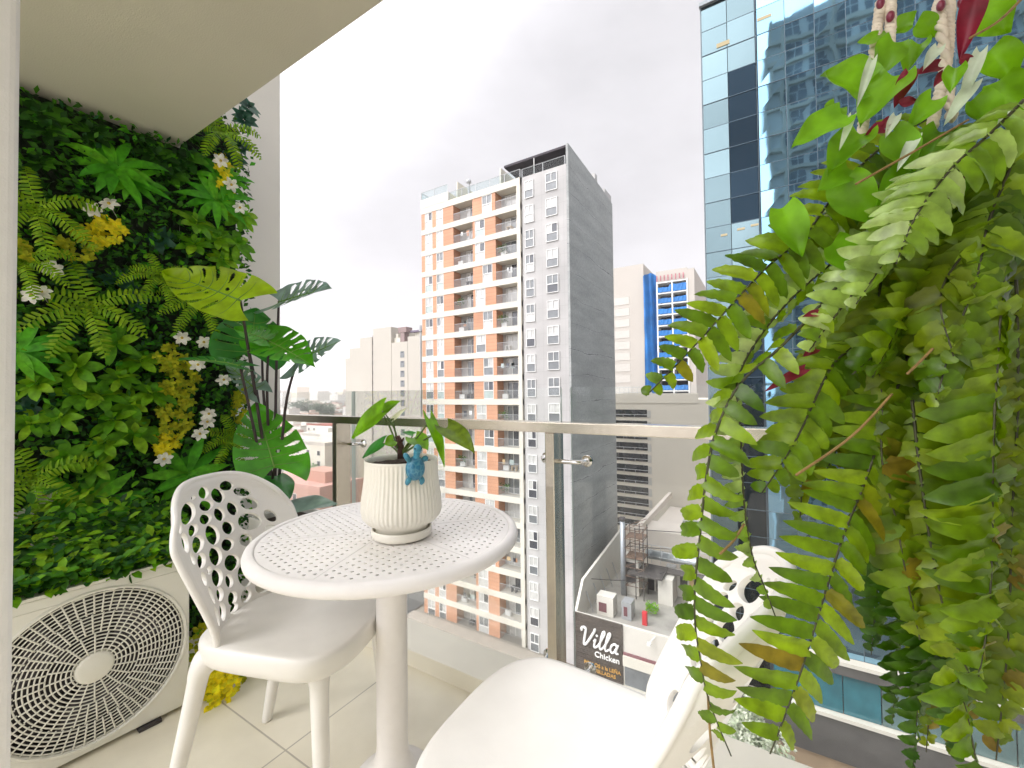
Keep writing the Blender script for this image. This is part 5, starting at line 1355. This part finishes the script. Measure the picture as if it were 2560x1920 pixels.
script = [
    ([(-.10, 1.02), (-.16, 1.18), (.02, 1.30), (.20, 1.16), (.22, .7), (.26, .08), (.42, .02), (.62, .45), (.80, .95), (.90, 1.28), (.86, 1.40)], .115),
    ([(1.00, .42), (1.10, .62), (1.08, .30), (1.10, .05), (1.22, .0), (1.38, .18)], .095),
    ([(1.38, .18), (1.60, .80), (1.70, 1.25), (1.60, 1.38), (1.50, 1.10), (1.50, .30), (1.56, .02), (1.68, .0), (1.82, .18)], .090),
    ([(1.82, .18), (2.04, .80), (2.14, 1.25), (2.04, 1.38), (1.94, 1.10), (1.94, .30), (2.00, .02), (2.12, .0), (2.26, .16)], .090),
    ([(2.78, .55), (2.60, .68), (2.40, .52), (2.36, .20), (2.48, .0), (2.66, .08), (2.80, .50), (2.86, .64), (2.78, .25), (2.84, .02), (3.0, .06)], .095),
]
b = MB()
for pts, r in script:
    q = stroke(pts, r, *VO); b.add(q.v, q.f)
b.ell((VO[0] + (1.14 + .92 * .22) * VO[2], YV - .2, VO[1] + .92 * VO[2]), .11, .08, .11, 10, 7)
b.build('script_lettering', lw, sg, smooth=True)
def text(body, x, z, size, m, name, ext=.03, sh=0):
    cu = bpy.data.curves.new(name, 'FONT'); cu.body = body; cu.size = size; cu.extrude = ext; cu.align_x = 'LEFT'; cu.offset = .012 * size; cu.shear = sh
    ob = bpy.data.objects.new(name, cu)
    return mesh_from(ob, name, m, sg, Matrix.Translation((x, YV - .19, z)) @ Matrix.Rotation(R(90), 4, 'X'))
text('Chicken', -13.45, -22.35, .68, lw, 'lettering')
text("POLLOS a la LEÑA", -14.45, -23.25, .42, lgold, 'small_lettering')
text('PARRILLADAS', -14.15, -23.72, .42, lgold, 'small_lettering')

# ------------------------------------------------------------------ blue glass office tower
ot = thing('glass_office_tower', 'blue mirrored glass office tower on the right behind the hanging fern', 'office building', (6, 40, GZ))
YT = 32.0
def mirror(name, c, rough=.03, bump=.012):
    m, nt, out = newmat(name); b = N(nt, 'ShaderNodeBsdfPrincipled'); b.inputs['Metallic'].default_value = 1; b.inputs['Roughness'].default_value = rough
    tc = N(nt, 'ShaderNodeTexCoord'); no = N(nt, 'ShaderNodeTexNoise'); no.inputs['Scale'].default_value = .38; no.inputs['Detail'].default_value = 1.5
    nt.links.new(tc.outputs['Object'], no.inputs['Vector'])
    bp = N(nt, 'ShaderNodeBump'); bp.inputs['Strength'].default_value = 1; bp.inputs['Distance'].default_value = bump
    nt.links.new(no.outputs['Fac'], bp.inputs['Height']); nt.links.new(bp.outputs['Normal'], b.inputs['Normal'])
    g = N(nt, 'ShaderNodeNewGeometry'); cr = N(nt, 'ShaderNodeValToRGB')
    cr.color_ramp.elements[0].color = rgba(tuple(v * .62 for v in c)); cr.color_ramp.elements[1].color = rgba(c)
    nt.links.new(g.outputs['Random Per Island'], cr.inputs['Fac']); nt.links.new(cr.outputs[0], b.inputs['Base Color'])
    nt.links.new(b.outputs[0], out.inputs[0]); return m
mir_blue = mirror('blue_mirror_glass', (.29, .54, .74)); mir_grey = mirror('grey_green_glass', (.17, .24, .26), .12); mir_dark = mirror('dark_glass_with_reflection', (.016, .028, .040), .05)
ZTOP, ZB = 28.2, -18.4
b = MB(); b.box(-3.32, 22, YT + .12, YT + 30, ZB, ZTOP - .1); b.build('core', mat('tower_core', (.10, .12, .14), rough=.8), ot)
def panels(name, xs, z0, z1, rh, y, m, dk=None, tilt=.006):
    b = MB(); z = z1
    r_ = 0
    while z > z0 + .05:
        zb = max(z0, z - rh)
        for i in range(len(xs) - 1):
            t4 = [rnd(-tilt, tilt) for _ in range(4)]
            b.quad((xs[i] + .02, y + t4[0], zb + .02), (xs[i + 1] - .02, y + t4[1], zb + .02), (xs[i + 1] - .02, y + t4[2], z - .02), (xs[i] + .02, y + t4[3], z - .02), dk(i, r_, z) if dk else 0)
        z = zb; r_ += 1
    return b.build(name, m, ot)
panels('grey_glazing', [-3.35, -1.75, -.1], ZB, ZTOP, 1.75, YT, [mir_grey, mir_dark], dk=lambda i, r, z: 1 if (i == 1 and (z < 23 and not 9.4 < z < 12.5)) or (4.0 < z < 6.0) or z < 2.6 and i == 1 or (z < -9) else 0)  # dark column and band: a mirrored shape painted as dark panels, dark glass below
panels('blue_glazing', [0 + 1.55 * k for k in range(14)], ZB + 3.4, ZTOP, 1.75, YT - .02, [mir_blue], tilt=.009)
b = MB()
for k in range(28):
    z = ZTOP - 1.75 * k
    if z > ZB: b.box(-3.37, 22, YT - .015 - (.03 if k % 2 == 0 else 0), YT + .11, z - .018, z + .018)
for x in [-3.37, -.06] + [1.55 * k for k in range(1, 14)]: b.box(x - .018, x + .018, YT - .05, YT + .11, ZB, ZTOP)
b.build('mullion_grid', mat('grey_mullion', (.09, .13, .16), rough=.5, metal=.4, var=.1), ot)
b = MB(); b.box(-3.45, 22, YT - .25, YT + .1, ZTOP, ZTOP + .25); b.box(-3.42, -3.33, YT - .03, YT + 30, ZB, ZTOP); b.build('parapet_trim', mat('tower_grey', (.34, .38, .40), rough=.6, var=.1), ot)
b = MB()
for z in (-15.2, -18.45): b.box(-.02, 22, YT - .7, YT - .05, z, z + .22)
b.box(-.02, 22, YT - .6, YT - .05, -15.8, -15.22, 1); b.box(-3.4, 22, YT - .6, YT + .05, -20.9, -18.47, 1)
b.build('base_band', [white_band, mat('dark_fascia', (.10, .095, .09), rough=.8, var=.3, vscale=1)], ot)
for k in range(12):
    x = .1 + 1.75 * k
    b = MB(); b.quad((x, YT - .30, -18.2), (x + 1.7, YT - .30, -18.2), (x + 1.7, YT - .30, -15.85), (x, YT - .30, -15.85)); b.build('base_window', [wglass('base_glass_a', (.035, .17, .21)), wglass('base_glass_b', (.13, .21, .21))][k > 2] if k in (0, 3) else bpy.data.materials['base_glass_a' if k < 3 else 'base_glass_b'], ot)
warm = emit('office_light', (1, .82, .52), .42)
for (x, z, w_, h_) in ((-2.4, 24.9, .8, .28), (.05, 25.6, .8, .2), (-2.4, 11.7, .4, .14), (-1.4, 11.9, .45, .14), (-.6, 12.0, .45, .13)):
    b = MB(); b.box(x, x + w_, YT - .045, YT - .04, z, z + h_); b.build('office_light', warm, ot)
b = MB(); b.box(-2, 22, YT - .3, YT + 20, GZ + .2, -20.9); b.build('ground_floor', mat('shopfront_beige', (.40, .30, .20), rough=.7, var=.3, vscale=.7), ot)
# terrace with barriers in front of the ground floor
b = MB(); b.box(-1.5, 22, 26.5, YT - .31, GZ + .15, GZ + 1.4); b.build('forecourt', mat('forecourt_paving', (.42, .33, .22), rough=.85, var=.2, vscale=.8))['kind'] = 'structure'
orange = mat('orange_barrier', (.75, .20, .03), rough=.6, var=.15)
for i, (x, y) in enumerate(((3.0, 30.2), (5.2, 30.2), (7.4, 30.2))):
    t = thing('street_barrier', 'orange street barrier on the forecourt under the glass tower', 'barrier', (x, y, GZ + 1.4), group='orange barriers on the tower forecourt') if i == 0 else copy_tree(bar0)
    if i == 0:
        bar0 = t; b = MB(); b.box(x, x + 2, y, y + .08, GZ + 2.2, GZ + 2.4); b.box(x, x + 2, y, y + .08, GZ + 1.75, GZ + 1.9); b.build('rail', orange, t)
        for xx in (x + .1, x + 1.85):
            b = MB(); b.box(xx, xx + .08, y - .02, y + .1, GZ + 1.4, GZ + 2.6); b.box(xx - .1, xx + .18, y - .3, y + .35, GZ + 1.401, GZ + 1.46); b.build('post', orange, t)
    t.location = (x, y, GZ + 1.4)
# ------------------------------------------------------------------ apartment block on our side of the street, seen mirrored in the tower
hb = thing('mirrored_block', 'white gridded apartment block seen as a reflection in the blue glass tower', 'apartment building', (14, -6, GZ))
b = MB(); b.box(1.0, 40, -16, -3.6, GZ, 52); b.build('wall', mat('block_wall', (.74, .75, .73), rough=.8, var=.1, vscale=.4), hb)
b = MB()
for k in range(26): b.box(1.0, 40, -3.59, -3.1, GZ + 3 * k, GZ + 3 * k + .5)
for x in (1.0, 2.9, 8.2, 13.7, 19.2, 24.7, 30.2, 39.6): b.box(x, x + .4, -3.595, -3.05, GZ, 52)
b.build('slab_bands', white_band, hb)
b1 = MB(); b2 = MB()
for k in range(26):
    for i, x in enumerate((3.4, 5.9, 8.9, 11.4, 14.4, 16.9, 19.9, 22.4, 25.4, 28)):
        z0 = GZ + 3 * k + .62; b2.box(x, x + 1.9, -3.57, -3.55, z0, z0 + 2.2)
        for xx in (x, x + .9, x + 1.82): b1.box(xx, xx + .09, -3.546, -3.48, z0, z0 + 2.2)
        for zz in (z0, z0 + 1.1, z0 + 2.12): b1.box(x, x + 1.9, -3.545, -3.485, zz, zz + .08)
b1.build('window_frames', frame_white, hb); b2.build('window_glass', mat('block_glass', (.34, .38, .42), rough=.1, var=.6, vscale=.4), hb)
# ------------------------------------------------------------------ houses, trees and skyline to the left
cols_ = [(.70, .62, .50), (.76, .71, .61), (.64, .55, .45), (.80, .77, .71), (.62, .46, .39), (.68, .66, .62), (.55, .32, .25)]
hm = [mat('house_wall_%s' % n_, c, rough=.9, var=.12, vscale=.2) for n_, c in zip(('sand', 'cream', 'tan', 'white', 'pink', 'grey', 'brick'), cols_)]
roofm = [mat('roof_grey', (.42, .40, .38), rough=.95, var=.3, vscale=.3), mat('roof_red', (.48, .16, .13), rough=.9, var=.3, vscale=.3), mat('roof_pink', (.62, .36, .30), rough=.9, var=.2, vscale=.3), mat('roof_pale', (.62, .58, .52), rough=.95, var=.2, vscale=.3)]
def house(x, y, wx, wy, h, wm, rm, label, group=None, rows=0, cols=0, junk=True, name='house', cat='house'):
    t = thing(name, label, cat, (x, y, GZ), group)
    b = MB(); b.box(x, x + wx, y, y + wy, GZ, GZ + h); b.build('wall', wm, t)
    b = MB(); z = GZ + h
    b.box(x + .25, x + wx - .25, y + .25, y + wy - .25, z, z + .12)
    b.box(x - .05, x + wx + .05, y - .05, y + .25, z, z + .8); b.box(x + wx - .25, x + wx + .05, y + .25, y + wy, z, z + .8)
    rf = b.build('roof', rm, t)
    if junk:
        b = MB(); b.box(x + wx * .5, x + wx * .8, y + wy * .4, y + wy * .8, z + .13, z + 2.4); b.build('stair_head', wm, rf)
    for r_ in range(rows):
        for c in range(cols):
            xa = x + wx * (c + .3) / cols; za = GZ + h - 2.6 * (r_ + 1)
            if za < GZ + .5: continue
            b = MB(); b.box(xa, xa + 1.3, y - .06, y - .003, za, za + 1.3); b.box(xa + .1, xa + 1.2, y - .075, y - .061, za + .1, za + 1.2, 1); b.build('window', [frame_white, gl_dark], t)
    return t
house(-113.5, 66, 18, 12, 15.2, hm[1], roofm[3], 'cream four-storey house with small dark windows below the railing', rows=4, cols=4)
house(-100, 50, 26, 12, 9.5, hm[6], roofm[2], 'low house with a broad pink roof just beyond the balcony corner', rows=1, cols=5)
house(-75, 62, 14, 14, 7.5, hm[2], roofm[0], 'small tan house with a grey roof behind the railing post', rows=2, cols=4)
house(-200, 128, 30, 14, 13, hm[3], roofm[1], 'white house with a long red roof beside the hazy trees', rows=2, cols=7)
house(-150, 88, 22, 12, 14, hm[3], roofm[3], 'white terrace house with a pale roof behind the cream house', rows=3, cols=5)
house(-128, 84, 10, 12, 12, hm[4], roofm[0], 'pinkish house with a grey roof behind the cream house', rows=2, cols=3)
random.seed(5)
for k in range(110):
    az = R(rnd(-67, -51)); dist = 215 + 1000 * (k / 110) ** 1.6
    x, y = math.sin(az) * dist, math.cos(az) * dist
    hgt = rnd(3.5, 9) if dist < 450 else rnd(5, 15) * (1 + .5 * (dist > 700) * (k % 4 == 0))
    house(x, y, rnd(9, 18), rnd(8, 14), hgt, random.choice(hm), random.choice(roofm), 'pale flat-roofed city building fading into the haze', 'hazy city buildings beyond the trees', rows=2 if dist < 420 else 0, cols=4, junk=dist < 700, name='city_building', cat='building')
b = MB()
for k in range(700):
    az = R(rnd(-72, -44)); dist = rnd(1100, 3600); x, y = math.sin(az) * dist, math.cos(az) * dist
    wd = rnd(14, 50); b.box(x, x + wd, y, y + rnd(14, 40), GZ, GZ + rnd(6, 16) + (rnd(10, 40) if rnd(0, 1) < .12 else 0), random.randrange(3))
b.build('skyline', [hm[0], hm[3], hm[5]])['kind'] = 'stuff'
tree_d = leafmat('city_tree_leaves', [(.03, .075, .03), (.045, .10, .04), (.06, .12, .045)], trans=.2, vscale=2)
tree_l = leafmat('street_tree_leaves', [(.05, .13, .02), (.08, .17, .03)], trans=.25, vscale=2)
pale_l = leafmat('blossom_leaves', [(.50, .52, .42), (.36, .42, .28), (.62, .62, .54), (.18, .26, .12)], trans=.3, vscale=4)
bark = mat('tree_bark', (.12, .09, .07), rough=.95, var=.4, vscale=2)
def tree(x, y, h, cr, label, m, nl=1500, ls=.6, z0=None, group=None, squash=.75, cat='tree'):
    z0 = GZ if z0 is None else z0
    t = thing('tree', label, cat, (x, y, z0), group)
    b = MB(); b.tube(bez([(x, y, z0), (x + .1 * cr, y, z0 + h * .4), (x, y, z0 + h * .8)], 4), [.06 * cr + .1] * 4 + [.04 * cr + .07] * 4 + [.03 * cr], 8)
    for k in range(7):
        a = k * .9; b.tube([(x, y, z0 + h * (.35 + .05 * k)), (x + math.cos(a) * cr * .7, y + math.sin(a) * cr * .7, z0 + h * (.55 + .05 * k))], [.035 * cr, .01 * cr], 6)
    b.build('trunk', bark, t)
    b = MB(); cl = [(V((x, y, z0 + h - cr * squash)) + V((rnd(-1, 1) * cr * .6, rnd(-1, 1) * cr * .6, rnd(-.7, .7) * cr * squash)), rnd(.3, .55) * cr) for _ in range(16)]
    for k in range(nl):
        c, r = cl[k % len(cl)]
        d = V((rnd(-1, 1), rnd(-1, 1), rnd(-1, 1)))
        if d.length > 1 or d.length < .3: d = d.normalized() * rnd(.6, 1)
        b.leaf(c + d * r, d + V((rnd(-.6, .6), rnd(-.6, .6), rnd(-.6, .3))), V((rnd(-.5, .5), rnd(-1, .2), 1)), ls * rnd(.7, 1.2), ls * .6, 'oval', .5, .2, ns=2)
    b.build('crown', m, t); return t
pa, pb = atD(752, 1022, 470), atD(806, 1026, 455)
tree(pa.x, pa.y, 21, 13, 'dark rounded tree in the haze behind the railing, left of a pair', tree_d, 2600, 2.2)
tree(pb.x, pb.y, 19, 11.5, 'dark rounded tree in the haze behind the railing, right of a pair', tree_d, 2400, 2.0)
tree(-97.5, 61.5, 11, 4.5, 'green tree in front of the cream four-storey house', tree_l, 1600, .7)
tree(-55.5, 57, 8.5, 3.4, 'street tree at the foot of the terracotta tower beside the table column', tree_l, 1800, .5)
tree(-48, 52, 7.0, 2.6, 'small street tree nearer the foot of the terracotta tower', tree_d, 1200, .45)
tree(-.75, 25.6, 11.4, 2.0, 'pale blossoming street tree in front of the glass tower, behind the chair back', pale_l, 3400, .24)
# ------------------------------------------------------------------ the air between
m, nt, out = newmat('haze_air'); pv = N(nt, 'ShaderNodeVolumePrincipled'); pv.inputs['Density'].default_value = HAZE; pv.inputs['Color'].default_value = (.96, .96, .98, 1); pv.inputs['Anisotropy'].default_value = .2
nt.links.new(pv.outputs[0], out.inputs['Volume'])
b = MB(); b.box(-9500, 6500, -3500, 10000, GZ - 1, 420); hz = b.build('haze', m); hz['kind'] = 'stuff'
